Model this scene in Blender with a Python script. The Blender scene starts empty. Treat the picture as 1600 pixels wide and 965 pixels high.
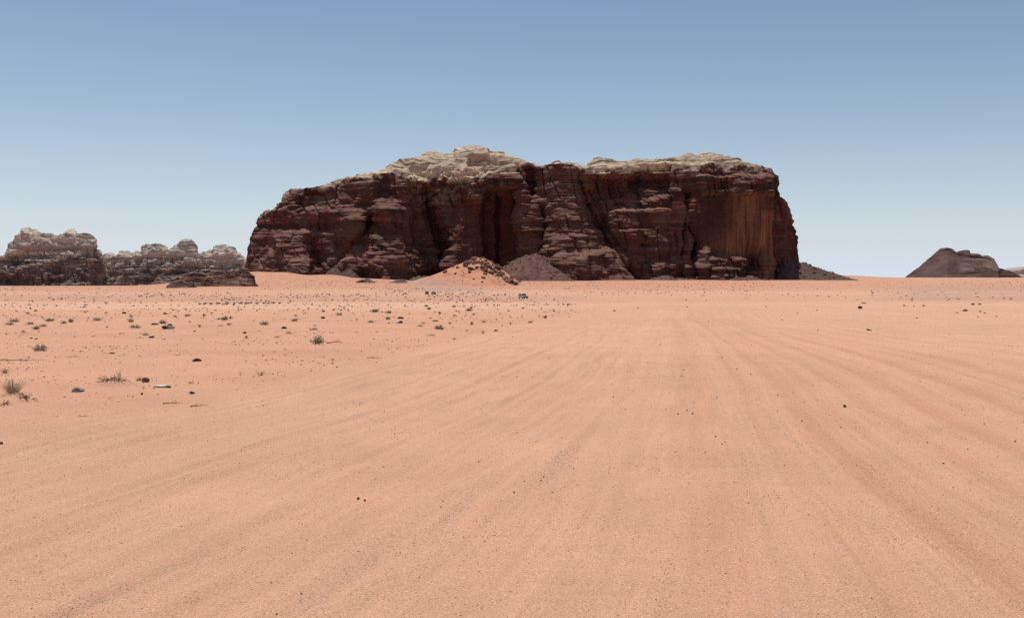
import bpy, math, random
import numpy as np
from mathutils import Vector, Matrix

# ------------------------------------------------------------------ camera, sky, sun, exposure
F, CX, CY, HOR, CAMH = 1500.0, 800.0, 482.5, 434.0, 2.2
PITCH = math.atan((CY - HOR) / F)
scn = bpy.context.scene
cam_d = bpy.data.cameras.new('camera')
cam_d.sensor_width = 36.0
cam_d.lens = 36.0 * F / 1600.0
cam_d.clip_start = 0.1
cam_d.clip_end = 100000.0
cam = bpy.data.objects.new('camera', cam_d)
scn.collection.objects.link(cam)
cam.location = (0, 0, CAMH)
cam.rotation_euler = (math.pi / 2 - PITCH, 0, 0)
scn.camera = cam

SUN_EL, SUN_AZ = 71.2, -32.0          # azimuth from +Y, negative = towards -X (behind the mesa, a little to the left)
world = bpy.data.worlds.new('World')
scn.world = world
world.use_nodes = True
wn, wl = world.node_tree.nodes, world.node_tree.links
wn.clear()
w_out = wn.new('ShaderNodeOutputWorld')
w_bg = wn.new('ShaderNodeBackground')
w_sky = wn.new('ShaderNodeTexSky')
w_sky.sky_type = 'NISHITA'
w_sky.sun_disc = False
w_sky.sun_elevation = math.radians(SUN_EL)
w_sky.sun_rotation = math.radians(SUN_AZ)
w_sky.altitude = 900.0
w_sky.air_density = 1.0
w_sky.dust_density = 0.8
w_sky.ozone_density = 0.45
w_bg.inputs['Strength'].default_value = 0.092
# pale dusty air low over the horizon, the same all the way round
w_tc = wn.new('ShaderNodeTexCoord')
w_sep = wn.new('ShaderNodeSeparateXYZ')
wl.new(w_tc.outputs['Generated'], w_sep.inputs[0])
w_mx0 = wn.new('ShaderNodeMath'); w_mx0.operation = 'MAXIMUM'; w_mx0.inputs[1].default_value = 0.0
w_mul = wn.new('ShaderNodeMath'); w_mul.operation = 'MULTIPLY'; w_mul.inputs[1].default_value = -1 / 0.078
w_exp = wn.new('ShaderNodeMath'); w_exp.operation = 'EXPONENT'
wl.new(w_sep.outputs['Z'], w_mx0.inputs[0]); wl.new(w_mx0.outputs[0], w_mul.inputs[0]); wl.new(w_mul.outputs[0], w_exp.inputs[0])
w_mix = wn.new('ShaderNodeMix'); w_mix.data_type = 'RGBA'
wl.new(w_exp.outputs[0], w_mix.inputs['Factor'])
wl.new(w_sky.outputs[0], w_mix.inputs['A'])
w_mix.inputs['B'].default_value = (7.4, 8.25, 9.45, 1)
wl.new(w_mix.outputs['Result'], w_bg.inputs['Color'])
wl.new(w_bg.outputs[0], w_out.inputs['Surface'])

sun_d = bpy.data.lights.new('sun', 'SUN')
sun_d.energy = 4.5
sun_d.angle = math.radians(0.5)
sun_d.color = (1.0, 0.95, 0.88)
sun = bpy.data.objects.new('sun', sun_d)
scn.collection.objects.link(sun)
el, az = math.radians(SUN_EL), math.radians(SUN_AZ)
sdir = Vector((math.sin(az) * math.cos(el), math.cos(az) * math.cos(el), math.sin(el)))
sun.rotation_euler = sdir.to_track_quat('Z', 'Y').to_euler()
sun.location = sdir * 500

scn.view_settings.view_transform = 'Standard'
scn.view_settings.look = 'None'
scn.view_settings.exposure = 0.0
scn.view_settings.gamma = 1.0
scn.view_settings.use_curve_mapping = False
scn.cycles.use_denoising = False
scn.cycles.max_bounces = 5
scn.cycles.diffuse_bounces = 3

# ------------------------------------------------------------------ numpy noise
rng = np.random.RandomState(11)
PERM = np.concatenate([rng.permutation(256)] * 3).astype(np.int32)
_g = rng.normal(size=(256, 3))
GRAD = (_g / np.linalg.norm(_g, axis=1)[:, None]).astype(np.float32)
GX, GY, GZ = (np.ascontiguousarray(GRAD[:, k]) for k in range(3))


def perlin(x, y, z):
    x, y, z = (np.asarray(t, np.float32) for t in (x, y, z))
    x0, y0, z0 = np.floor(x), np.floor(y), np.floor(z)
    fx, fy, fz = x - x0, y - y0, z - z0
    xi, yi, zi = x0.astype(np.int32) & 255, y0.astype(np.int32) & 255, z0.astype(np.int32) & 255
    u, v, w = [t * t * t * (t * (t * 6 - 15) + 10) for t in (fx, fy, fz)]
    P1 = (PERM[xi], PERM[(xi + 1) & 255])
    zj = (zi, (zi + 1) & 255)
    yj = (yi, (yi + 1) & 255)
    out = []
    for dx in (0, 1):
        gx = fx - dx
        row = []
        for dy in (0, 1):
            a = PERM[P1[dx] + yj[dy]]
            gy = fy - dy
            h0, h1 = PERM[a + zj[0]], PERM[a + zj[1]]
            d0 = GX[h0] * gx + GY[h0] * gy + GZ[h0] * fz
            d1 = GX[h1] * gx + GY[h1] * gy + GZ[h1] * (fz - 1)
            row.append(d0 + w * (d1 - d0))
        out.append(row[0] + v * (row[1] - row[0]))
    return (out[0] + u * (out[1] - out[0])) * np.float32(1.6)


_T1 = np.random.RandomState(5).uniform(-1, 1, 4096)


def n1(t):
    """smooth noise along one line"""
    t = np.asarray(t)
    i = np.floor(t)
    f = t - i
    f = f * f * (3 - 2 * f)
    k = i.astype(np.int64) & 4095
    return _T1[k] * (1 - f) + _T1[(k + 1) & 4095] * f


def fbm(x, y, z, octv=4, gain=0.5, lac=2.03):
    s, a = 0, 1.0
    for k in range(octv):
        s = s + a * perlin(x + 17.3 * k, y - 9.1 * k, z + 5.7 * k)
        x, y, z, a = x * lac, y * lac, z * lac, a * gain
    return s


def billow(x, y, z, octv=3, gain=0.5):
    s, a = 0, 1.0
    for k in range(octv):
        s = s + a * (1 - 2 * np.abs(perlin(x + 31.7 * k, y + 3.3 * k, z - 8.9 * k)))
        x, y, z, a = x * 2.1, y * 2.1, z * 2.1, a * gain
    return s


def hash2(i, j, k=0.0):
    v = np.sin(i * 127.1 + j * 311.7 + k * 74.7) * 43758.5453
    return v - np.floor(v)


def sstep(a, b, x):
    t = np.clip((x - a) / (b - a), 0, 1)
    return t * t * (3 - 2 * t)


# ------------------------------------------------------------------ helpers
def ray(px, py):
    """direction through a photograph pixel, scaled so that its Y is 1"""
    u = (np.asarray(px, float) - CX) / F
    v = (CY - np.asarray(py, float)) / F
    c, s = math.cos(PITCH), math.sin(PITCH)
    y = c + v * s
    return u / y, (v * c - s) / y


def attr_color(me, col):
    a = me.color_attributes.new('col', 'FLOAT_COLOR', 'POINT')
    c = np.ones((len(me.vertices), 4), np.float32)
    c[:, :3] = col
    a.data.foreach_set('color', c.ravel())


def mesh_from(name, V, Fc, col=None, mat=None, smooth=False):
    """V (n,3), Fc (m,k) with k = 3 or 4"""
    me = bpy.data.meshes.new(name)
    V = np.asarray(V, np.float32)
    Fc = np.asarray(Fc, np.int32)
    m, k = Fc.shape
    me.vertices.add(len(V))
    me.vertices.foreach_set('co', V.ravel())
    me.loops.add(m * k)
    me.loops.foreach_set('vertex_index', Fc.ravel())
    me.polygons.add(m)
    me.polygons.foreach_set('loop_start', np.arange(0, m * k, k, dtype=np.int32))
    me.polygons.foreach_set('use_smooth', np.full(m, smooth, bool))
    me.update(calc_edges=True)
    if col is not None:
        attr_color(me, col)
    if mat:
        me.materials.append(mat)
    return me


def link(name, me, parent=None):
    o = bpy.data.objects.new(name, me)
    scn.collection.objects.link(o)
    if parent:
        o.parent = parent
    return o


def tag(o, label=None, cat=None, group=None, kind=None):
    if label: o['label'] = label
    if cat: o['category'] = cat
    if group: o['group'] = group
    if kind: o['kind'] = kind
    return o


def grid_faces(nu, nv, wrap=False):
    i = np.arange(nu if wrap else nu - 1)
    j = np.arange(nv - 1)
    I, J = np.meshgrid(i, j, indexing='ij')
    I2 = (I + 1) % nu
    return np.stack([I * nv + J, I2 * nv + J, I2 * nv + J + 1, I * nv + J + 1], -1).reshape(-1, 4)


# ------------------------------------------------------------------ materials
def mat_attr(name, rough=0.92, spec=0.15, scale=1.0, var=0.12, bump=0.0, bump_dist=0.02, bump_scale=20.0, speck=None, tint=(1, 1, 1)):
    """vertex colour 'col' with fine procedural variation and relief"""
    m = bpy.data.materials.new(name)
    m.use_nodes = True
    n, l = m.node_tree.nodes, m.node_tree.links
    b = n['Principled BSDF']
    b.inputs['Roughness'].default_value = rough
    b.inputs['Specular IOR Level'].default_value = spec
    at = n.new('ShaderNodeAttribute'); at.attribute_name = 'col'
    geo = n.new('ShaderNodeNewGeometry')
    nz = n.new('ShaderNodeTexNoise')
    nz.inputs['Scale'].default_value = scale
    nz.inputs['Detail'].default_value = 6
    nz.inputs['Roughness'].default_value = 0.65
    l.new(geo.outputs['Position'], nz.inputs['Vector'])
    mr = n.new('ShaderNodeMapRange')
    mr.inputs['From Min'].default_value = 0.25; mr.inputs['From Max'].default_value = 0.75
    mr.inputs['To Min'].default_value = 1 - var; mr.inputs['To Max'].default_value = 1 + var
    l.new(nz.outputs['Fac'], mr.inputs['Value'])
    mul = n.new('ShaderNodeVectorMath'); mul.operation = 'SCALE'
    l.new(at.outputs['Color'], mul.inputs[0]); l.new(mr.outputs[0], mul.inputs['Scale'])
    col = mul.outputs[0]
    if speck:                                              # fine grains of darker and paler sand
        for sc, lo, hi, c in speck:
            sp = n.new('ShaderNodeTexNoise')
            sp.inputs['Scale'].default_value = sc
            sp.inputs['Detail'].default_value = 2
            l.new(geo.outputs['Position'], sp.inputs['Vector'])
            rr = n.new('ShaderNodeMapRange')
            rr.inputs['From Min'].default_value = lo; rr.inputs['From Max'].default_value = hi
            l.new(sp.outputs['Fac'], rr.inputs['Value'])
            mx = n.new('ShaderNodeMix'); mx.data_type = 'RGBA'
            l.new(rr.outputs[0], mx.inputs['Factor'])
            l.new(col, mx.inputs['A'])
            mx.inputs['B'].default_value = (*c, 1)
            col = mx.outputs['Result']
    l.new(col, b.inputs['Base Color'])
    if bump:
        bz = n.new('ShaderNodeTexNoise')
        bz.inputs['Scale'].default_value = bump_scale
        bz.inputs['Detail'].default_value = 5
        bz.inputs['Roughness'].default_value = 0.7
        l.new(geo.outputs['Position'], bz.inputs['Vector'])
        bp = n.new('ShaderNodeBump')
        bp.inputs['Strength'].default_value = bump
        bp.inputs['Distance'].default_value = bump_dist
        l.new(bz.outputs['Fac'], bp.inputs['Height'])
        l.new(bp.outputs[0], b.inputs['Normal'])
    return m


def mat_plain(name, c, rough=0.6, spec=0.3, metal=0.0, var=0.1, scale=8.0):
    m = bpy.data.materials.new(name)
    m.use_nodes = True
    n, l = m.node_tree.nodes, m.node_tree.links
    b = n['Principled BSDF']
    b.inputs['Roughness'].default_value = rough
    b.inputs['Specular IOR Level'].default_value = spec
    b.inputs['Metallic'].default_value = metal
    geo = n.new('ShaderNodeTexCoord')
    nz = n.new('ShaderNodeTexNoise')
    nz.inputs['Scale'].default_value = scale
    nz.inputs['Detail'].default_value = 4
    l.new(geo.outputs['Object'], nz.inputs['Vector'])
    rp = n.new('ShaderNodeValToRGB')
    rp.color_ramp.elements[0].position = 0.3
    rp.color_ramp.elements[1].position = 0.7
    rp.color_ramp.elements[0].color = tuple(x * (1 - var) for x in c) + (1,)
    rp.color_ramp.elements[1].color = tuple(min(1, x * (1 + var)) for x in c) + (1,)
    l.new(nz.outputs['Fac'], rp.inputs['Fac'])
    l.new(rp.outputs['Color'], b.inputs['Base Color'])
    return m


M_SAND = mat_attr('desert_sand', 0.95, 0.08, scale=1.6, var=0.05, bump=1.0, bump_dist=0.013, bump_scale=55.0,
                  speck=[(85.0, 0.545, 0.66, (0.31, 0.175, 0.115)), (70.0, 0.575, 0.69, (0.70, 0.455, 0.315)), (36.0, 0.63, 0.73, (0.34, 0.19, 0.125))])
M_ROCK = mat_attr('sandstone', 0.9, 0.12, scale=0.12, var=0.22, bump=0.5, bump_dist=0.5, bump_scale=0.22)
M_SCREE = mat_attr('scree_rubble', 0.95, 0.08, scale=0.6, var=0.35, bump=0.8, bump_dist=0.5, bump_scale=0.7)
M_DUNE = mat_attr('dune_sand', 0.95, 0.08, scale=0.08, var=0.06)
M_STONE = mat_attr('stone_surface', 0.97, 0.05, scale=14.0, var=0.3, bump=0.5, bump_dist=0.01, bump_scale=40.0)
M_PLANT = mat_attr('dry_plant', 0.9, 0.1, scale=30.0, var=0.2)

# ------------------------------------------------------------------ terrain
_tY = np.array([0.1, 25, 50, 100, 200, 300, 500, 700, 1000, 1300, 1500, 1900, 2500, 4000, 70000.])
_tC = np.array([0, 0, -.25, -1.0, -2.8, -4.4, -6.8, -8.0, -7.5, -3.6, -0.4, 2.0, 2.2, 2.2, 2.2])
_tL = np.array([0, 0, -.25, -1.0, -2.8, -4.4, -6.8, -8.2, -9.0, -9.6, -11, -15, -20, -26, -40])
_lg = np.linspace(math.log(0.1), math.log(70000), 2400)


def _smooth(t):
    v = np.interp(_lg, np.log(_tY), t)
    k = np.hanning(81); k /= k.sum()
    return np.convolve(np.pad(v, 40, mode='edge'), k, 'valid')


PROF_C, PROF_L = _smooth(_tC), _smooth(_tL)

# lateral lines that the wheel tracks follow: distance -> x
_kd = np.array([3.0, 6.2, 10.1, 13, 16.5, 26, 40, 65, 150, 400, 900])
KX = np.array([
    [-11.2, -9.7, -8.1, -6.9, -5.4, -3.5, -1.1, 3.0, 15, 47, 110],       # left rim of the driven sand
    [0.9, 1.45, 2.2, 2.7, 3.3, 5.0, 7.2, 10.8, 23.5, 62, 140],
    [3.3, 3.7, 4.0, 4.4, 5.0, 6.6, 8.6, 11.9, 24.6, 64, 145],
    [7.4, 7.6, 7.8, 8.1, 8.5, 10., 11.4, 13.6, 26, 66, 150],
])
KQ = np.array([0.0, 0.5, 0.7, 1.0])


def track_q(x, y):
    yy = np.clip(y, 3, 900)
    c = [np.interp(np.log(yy), np.log(_kd), k) for k in KX]
    q = np.where(x < c[1], 0.5 * (x - c[0]) / (c[1] - c[0]),
        np.where(x < c[2], 0.5 + 0.2 * (x - c[1]) / (c[2] - c[1]), 0.7 + 0.3 * (x - c[2]) / (c[3] - c[2])))
    sc = (c[3] - c[0]) * np.ones_like(q)
    return q, sc


RUTS = [(-0.02, .16, .9), (0.055, .18, 1.0), (0.11, .15, .6), (0.15, .2, .8), (0.2, .13, .5), (0.235, .2, .9), (0.30, .14, .5),
        (0.345, .2, .6), (0.41, .16, .4), (0.495, .30, .9), (0.60, .22, .6), (0.69, .34, 1.1), (0.745, .2, .5), (0.80, .22, .8),
        (0.875, .3, 1.0), (0.93, .2, .5), (1.0, .3, 1.0), (1.08, .22, .6), (1.15, .3, .8), (1.27, .25, .7), (1.4, .3, .8), (1.6, .3, .7)]


def driven(x, y):
    q, sc = track_q(x, y)
    m = sstep(-0.06, 0.03, q + 0.03 * perlin(x * .4, y * .4, 3.3))
    return q, sc, m * (1 - sstep(140, 420, y)) * sstep(0, 2.5, y)


def ground(x, y, fine=True):
    """terrain height; x, y arrays"""
    x, y = np.asarray(x, float), np.asarray(y, float)
    r = np.sqrt(x * x + y * y) + 1e-6
    d = np.where(y > 0, np.maximum(y, 0.2), 0.2)
    dd = np.maximum(d, 0.35 * r)
    li = np.log(np.clip(dd, 0.11, 69000))
    c, lft = np.interp(li, _lg, PROF_C), np.interp(li, _lg, PROF_L)
    ang = x / np.maximum(dd, 1)
    px = CX + ang * F
    wl_ = 1 - sstep(190, 400, px)
    z = c * (1 - wl_) + lft * wl_
    # the sand banks blown up against the mesa and the low swell right of it
    up = sstep(1130, 1500, y) * (1 - sstep(1650, 2000, y))
    z = z + up * (12.5 * np.exp(-(np.maximum(px - 440, 0) / 48) ** 2 - (np.minimum(px - 400, 0) / 40) ** 2) + 7.5 * np.exp(-((px - 520) / 36) ** 2) + 3.0 * np.exp(-((px - 590) / 40) ** 2))
    z = z + sstep(1450, 1750, y) * (1 - sstep(2100, 2800, y)) * 5.0 * np.exp(-((px - 1320) / 50) ** 2)
    amp = sstep(60, 500, dd)
    z = z + amp * (0.7 * perlin(x / 130, y / 90, 1.5) + 0.25 * perlin(x / 37, y / 24, 4.5))
    z = z + sstep(600, 1200, dd) * (1 - sstep(3000, 9000, dd)) * 1.6 * perlin(x / 210, y / 160, 8.5)
    z = z + 0.05 * sstep(4, 14, dd) * perlin(x / 5.5, y / 5.5, 2.1) * (1 - sstep(200, 600, dd))
    if fine:
        q, sc, dm = driven(x, y)
        near = 1 - sstep(60, 160, dd)
        rut = 0
        wob = 0.10 * perlin(y / 7.0, q * 3.0, 0.7)
        for k, (qk, w, a) in enumerate(RUTS):
            t = (q - qk) * sc + 0.3 * wob + 0.10 * n1(y / 12.0 + k * 37.7)
            am = a * (0.45 + 0.75 * np.clip(0.5 + 0.6 * n1(y / 5.0 + k * 51.1), 0, 1))
            w = w * (.5 if qk < .32 else .7)
            rut = rut + am * (1.15 if qk < .32 else .55) * (-0.032 * np.exp(-(t / w) ** 2) + 0.020 * np.exp(-((np.abs(t) - 1.7 * w) / (0.6 * w)) ** 2))
        z = z + rut * dm
        streak = perlin(q * 48, y / 2.6, 6.6) + 0.6 * perlin(q * 110, y / 1.1, 3.9)
        z = z + 0.013 * streak * dm * near
        # low wind ripples drawn out along the tracks on the left, washboard further right
        rip = np.maximum(0, perlin(q * 52, y / 1.5, 12.2) - 0.1)
        z = z + 0.045 * rip * dm * near * (1 - sstep(0.36, 0.6, q))
        wash = perlin(x / 1.3, y / 0.16, 5.0) * np.maximum(0, perlin(x / 3, y / 3, 7.7))
        z = z + 0.022 * wash * near * dm
        rough = (1 - dm) * near
        z = z + rough * (0.018 * fbm(x * 1.7, y * 1.7, 0.3, 3) + 0.02 * np.maximum(0, perlin(x * .8, y * .8, 6.1)))
        z = z + near * 0.004 * perlin(x * 9, y * 9, 1.1)
    return z


def gz(x, y):
    return float(ground(np.array([x]), np.array([y]))[0])


_Ys = np.exp(np.linspace(math.log(3), math.log(2500), 5000))


def hit(px, py):
    """where the ray through a photograph pixel first meets the terrain"""
    dx, dz = ray(px, py)
    h = CAMH + dz * _Ys - ground(dx * _Ys, _Ys, False)
    i = int(np.argmax(h < 0)) if (h < 0).any() else len(h) - 1
    Y = _Ys[i]
    return dx * Y, Y


def build_ground():
    th_f = np.radians(np.linspace(-37, 37, 540))
    th_b = np.radians(np.concatenate([np.linspace(39, 60, 12), np.linspace(66, 294, 40), np.linspace(300, 321, 12)]))
    th = np.concatenate([th_f, th_b])
    r = np.concatenate([[0.05], np.linspace(0.6, 2.8, 6), np.exp(np.linspace(math.log(3), math.log(60), 560)),
                        np.exp(np.linspace(math.log(60.8), math.log(2500), 300)), np.exp(np.linspace(math.log(2600), math.log(16000), 30))])
    T, R = np.meshgrid(th, r, indexing='ij')
    X, Y = R * np.sin(T), R * np.cos(T)
    Z = ground(X, Y)
    V = np.stack([X, Y, Z], -1)
    # sand colours
    q, sc, dm = driven(X, Y)
    d = np.maximum(Y, 0.1)
    px = CX + X / np.maximum(d, 1) * F
    base = np.array([0.548, 0.301, 0.189])
    pink = np.array([0.528, 0.276, 0.170])
    red = np.array([0.445, 0.208, 0.132])
    gold = np.array([0.560, 0.320, 0.200])
    track = np.array([0.455, 0.222, 0.128])
    pale = np.array([0.590, 0.370, 0.250])
    grey = np.array([0.360, 0.230, 0.165])

    def mix(c, k, w):
        w = np.clip(w, 0, 1)[..., None]
        return c * (1 - w) + k * w
    C = np.broadcast_to(base, V.shape).copy()
    C = mix(C, pink, (1 - dm) * (1 - sstep(200, 500, d)) * 0.8)
    C = mix(C, gold, dm * sstep(-.2, .6, perlin(X / 6, Y / 14, 5.2)) * .6)
    tk = 0
    for k, (qk, w, a) in enumerate(RUTS):
        t = (q - qk) * sc + 0.10 * n1(Y / 12.0 + k * 37.7)
        tk = tk + a * np.exp(-(t / (1.15 * w)) ** 2) * (.55 + .45 * np.clip(.5 + n1(Y / 14.0 + k * 19.3), 0, 1))
    C = mix(C, track, dm * np.clip(tk, 0, 1) * sstep(0.2, 0.6, q) * .72)
    C = mix(C, grey, dm * sstep(0.25, 0.8, perlin(q * 80, Y / 2.2, 16.6)) * (1 - sstep(0.3, .6, q)) * .34)
    st = perlin(X / 90, Y / 14, 2.2) + 0.5 * perlin(X / 30, Y / 6, 4.2)
    C = mix(C, pale, sstep(0.1, 0.7, st) * sstep(50, 160, d) * (1 - sstep(700, 1100, d)) * .7)
    left = 1 - sstep(820, 1000, px)
    dj = d * (1 + .12 * perlin(X / 60, Y / 25, 7.2))
    C = mix(C, pale, sstep(80, 105, dj) * (1 - sstep(165, 200, dj)) * left * .6)
    C = mix(C, np.array([.43, .235, .16]), sstep(185, 215, dj) * (1 - sstep(430, 560, dj)) * (.25 + .45 * left))
    C = mix(C, np.array([.47, .235, .145]), sstep(0, .5, perlin(X / 9, Y / 3.5, 3.7)) * (1 - dm) * sstep(12, 20, d) * (1 - sstep(80, 110, d)) * .5)
    C = mix(C, red, sstep(520, 1000, d + 130 * perlin(X / 240, Y / 120, 9.2)) * (0.75 - 0.3 * sstep(900, 1500, px)))
    C = mix(C, pale, np.exp(-((d - 700) / 70) ** 2) * sstep(0.05, .5, perlin(X / 200, Y / 18, 1.2)) * .6)
    C = mix(C, grey, sstep(1330, 1460, px) * sstep(180, 320, d) * (1 - sstep(900, 1300, d)) * (0.55 + 0.5 * perlin(X / 60, Y / 20, 3.3)))
    wedge = sstep(590, 690, px) * (1 - sstep(705, 800, px)) * np.exp(-((d - 800) / 130) ** 2)
    C = mix(C, np.array([0.33, 0.235, 0.19]), wedge * .9)
    fine = perlin(q * 150, Y / 7, 4.4) + .9 * perlin(q * 330, Y / 4, 8.4) + .7 * perlin(q * 620, Y / 2.5, 2.4)
    C = C * (1 + dm * (1 - sstep(60, 140, d)) * (.055 * fine + .06 * perlin(X / 1.6, Y / .13, 5.0) * np.maximum(0, perlin(X / 3, Y / 3, 7.7))))[..., None]
    C = C * (1 + 0.07 * fbm(X / 2.2, Y / 2.2, 2.2, 3) + .06 * perlin(X / 9, Y / 13, 3.1))[..., None]
    me = mesh_from('ground', V.reshape(-1, 3), grid_faces(len(th), len(r), wrap=True)[:, ::-1], C.reshape(-1, 3), M_SAND, True)
    o = link('ground', me)
    tag(o, 'pink orange desert sand plain crossed by wheel tracks', kind='structure')


build_ground()


# ------------------------------------------------------------------ mountains
def poly_dist(px, py, pts):
    best = None
    for (x0, y0), (x1, y1) in zip(pts[:-1], pts[1:]):
        vx, vy = x1 - x0, y1 - y0
        t = np.clip(((px - x0) * vx + (py - y0) * vy) / (vx * vx + vy * vy + 1e-9), 0, 1)
        dd = np.hypot(px - x0 - t * vx, py - y0 - t * vy)
        best = dd if best is None else np.minimum(best, dd)
    return best


def boxm(px, py, x0, x1, y0, y1, e=4.0):
    return sstep(x0 - e, x0 + e, px) * (1 - sstep(x1 - e, x1 + e, px)) * sstep(y0 - e, y0 + e, py) * (1 - sstep(y1 - e, y1 + e, py))


def blocks(S, Z, th, bw, seed, warp=0.6):
    """jointed beds: every bed is cut into blocks that stand out by a random 0..1"""
    zz = Z / th + 0.35 * perlin(S / (th * 9), Z / (th * 6), seed * 1.3)
    i = np.floor(zz)
    xx = S / bw + hash2(i, seed) * 7.3 + warp * perlin(S / bw * .7, Z / th * .4, seed + 2.2)
    j = np.floor(xx)
    return hash2(i, j, seed), hash2(i, seed + 0.5), zz - i


def butte(name, sil, rim, foot_py, Yf, Yb, ncol, nwall, ncap, nback, scale=1.0, cap_k=1.2, cap_c=8.0, inset=0.2,
          feat=None, smooth_mask=None, lump=None, push=None, flute=0.0, colour=None, rough=1.0, knob=1.0, seed=0.0, mat=None):
    """a rock massif lofted from its skyline: wall, rounded cap, back. All distances in metres."""
    sil = np.array(sil, float)
    seg = np.hypot(np.diff(sil[:, 0]), np.diff(sil[:, 1]))
    s = np.concatenate([[0], np.cumsum(seg)])
    t = np.linspace(0, s[-1], ncol)
    px, pyc = np.interp(t, s, sil[:, 0]), np.interp(t, s, sil[:, 1])
    foot = np.interp(px, *np.array(foot_py, float).T)
    pyr = np.interp(px, *np.array(rim, float).T)
    foot = np.maximum(foot, pyc + 0.5)
    pyr = np.clip(pyr, pyc + 0.25, foot - 0.2)
    yf, yb = np.interp(px, *np.array(Yf, float).T), np.interp(px, *np.array(Yb, float).T)
    dx, _ = ray(px, 434.0)

    def zof(py, Y):
        return CAMH + ray(px, py)[1] * Y
    P, PX, PY, PART = [], [], [], []
    # wall
    hw = (foot - pyr) / F * yf
    for v in np.linspace(0, 1, nwall):
        py = foot + (pyr - foot) * v
        Y = yf + inset * hw * v
        P.append(np.stack([dx * Y, Y, zof(py, Y)], -1)); PX.append(px); PY.append(py); PART.append(np.full(ncol, v))
    yr = yf + inset * hw
    zr = zof(pyr, yr)
    hc = (pyr - pyc) / F * yr
    cd = np.minimum(cap_k * hc + cap_c * scale, np.maximum((yb - yr) * 0.6, 1.0))
    yc = yr + cd
    zc = zof(pyc, yc)
    for v in np.linspace(0, 1, ncap + 1)[1:]:
        a = v * math.pi / 2
        Y = yr + cd * (0.25 * v + 0.75 * (1 - math.cos(a)))
        Z = zr + (zc - zr) * (0.35 * v + 0.65 * math.sin(a))
        P.append(np.stack([dx * Y, Y, Z], -1)); PX.append(px); PY.append(pyr + (pyc - pyr) * math.sin(a)); PART.append(np.full(ncol, 1 + v))
    zb = zof(foot, yf)
    for v in np.linspace(0, 1, nback + 1)[1:]:
        a = v * math.pi / 2
        Y = yc + np.maximum(yb - yc, 2) * math.sin(a)
        Z = zb + (zc - zb) * math.cos(a) ** 1.2 if v < 1 else zb
        P.append(np.stack([dx * Y, Y, Z], -1)); PX.append(px); PY.append(pyc); PART.append(np.full(ncol, 2 + v))
    P = np.stack(P, 1); PX = np.stack(PX, 1); PY = np.stack(PY, 1); PART = np.stack(PART, 1)
    if feat is not None:
        P[..., 1] -= 1.35 * feat(PX, PY) * scale * (PART <= 1.9) * (1 - sstep(1.0, 1.6, PART))
    du = np.gradient(P, axis=0); dv = np.gradient(P, axis=1)
    N = np.cross(du, dv)
    L = np.linalg.norm(N, axis=-1, keepdims=True)
    N = N / np.maximum(L, 1e-6)
    for _ in range(3):                                       # smoothed outward direction
        N[1:-1] = N[1:-1] + N[:-2] + N[2:]
        N[:, 1:-1] = N[:, 1:-1] + N[:, :-2] + N[:, 2:]
        N = N / np.maximum(np.linalg.norm(N, axis=-1, keepdims=True), 1e-6)
    if N[ncol // 2, nwall // 2, 1] > 0:
        N = -N
    Nh = N.copy(); Nh[..., 2] *= 0.15
    X, Y, Z = P[..., 0] / scale, P[..., 1] / scale, P[..., 2] / scale
    S = X + 0.55 * (Y - Y.min())
    capm = sstep(0.98, 1.08, PART)
    endm = (np.minimum(1, np.minimum(t, s[-1] - t) / 8) * (0.25 + 0.75 * np.minimum(1, np.minimum(t, s[-1] - t) / 150)))[:, None]
    sm = smooth_mask(PX, PY) if smooth_mask is not None else np.zeros_like(PX)
    ra = rough * (1 - 0.86 * sm) * (1 - 0.75 * capm)
    zdip = Z + 5 * perlin(X / 160, Y / 160, seed)
    b1, l1, f1 = blocks(S, zdip, 15.0, 38.0, seed + 1)
    b2, l2, f2 = blocks(S, zdip, 6.4, 27.0, seed + 2)
    b3, l3, f3 = blocks(S, zdip, 3.2, 9.0, seed + 3)
    patch = sstep(-.4, .5, perlin(X / 60, Z / 45, seed + 6.6))
    disp = ra * (6.5 * (0.6 * b1 + 0.4 * l1 - .5) * (0.4 + patch) + 3.6 * (0.7 * b2 + .3 * l2 - .5) * (1.25 - .7 * patch) + 1.5 * (b3 - .5))
    disp = disp - ra * 1.3 * sstep(0.75, 1.0, f2)            # bed joints weather back
    wallm = (1 - capm)
    disp = disp + wallm * (1 - .7 * sm) * rough * (8.0 * fbm(X / 62, Y / 62, Z / 45, 3, .45) + 0.8 * fbm(X / 15, Y / 15, Z / 10, 2))
    disp = disp + wallm * flute * (1 - .8 * sm) * (11 * billow(S / 58, Z / 330, seed + 8.1, 2, .55) - 4)
    disp = disp + wallm * rough * (1 - .85 * sm) * 2.6 * (billow(S / 19, Y / 19, Z / 15, 2, .5) - .3) * sstep(-.5, .4, perlin(X / 80, Z / 60, seed + 3.1))
    # vertical joints
    vj = np.abs(perlin(S / 21, Z / 160, seed + 4.4))
    disp = disp - wallm * rough * (1 - .8 * sm) * 4.2 * np.exp(-(vj / 0.04) ** 2) * sstep(-.5, .1, perlin(S / 70, Z / 40, seed + 7.7))
    # rounded weathered cap: lumps, runnels and beds
    kn = 5.0 * billow(X / 46, Y / 46, Z / 24, 2, .45) + 0.7 * billow(X / 12, Y / 12, Z / 6, 1)
    bed = 3.4 * (hash2(np.floor(zdip / 5.2 + .8 * perlin(X / 50, Y / 50, 2.0)), seed) - .5) * sstep(-.4, .4, perlin(X / 50, Y / 50, Z / 20)) + 1.8 * (b2 - .5) * patch
    disp = disp + knob * sstep(0.9, 1.1, PART) * (kn * (0.35 + 0.65 * sstep(1.0, 1.3, PART)) + bed)
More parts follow.
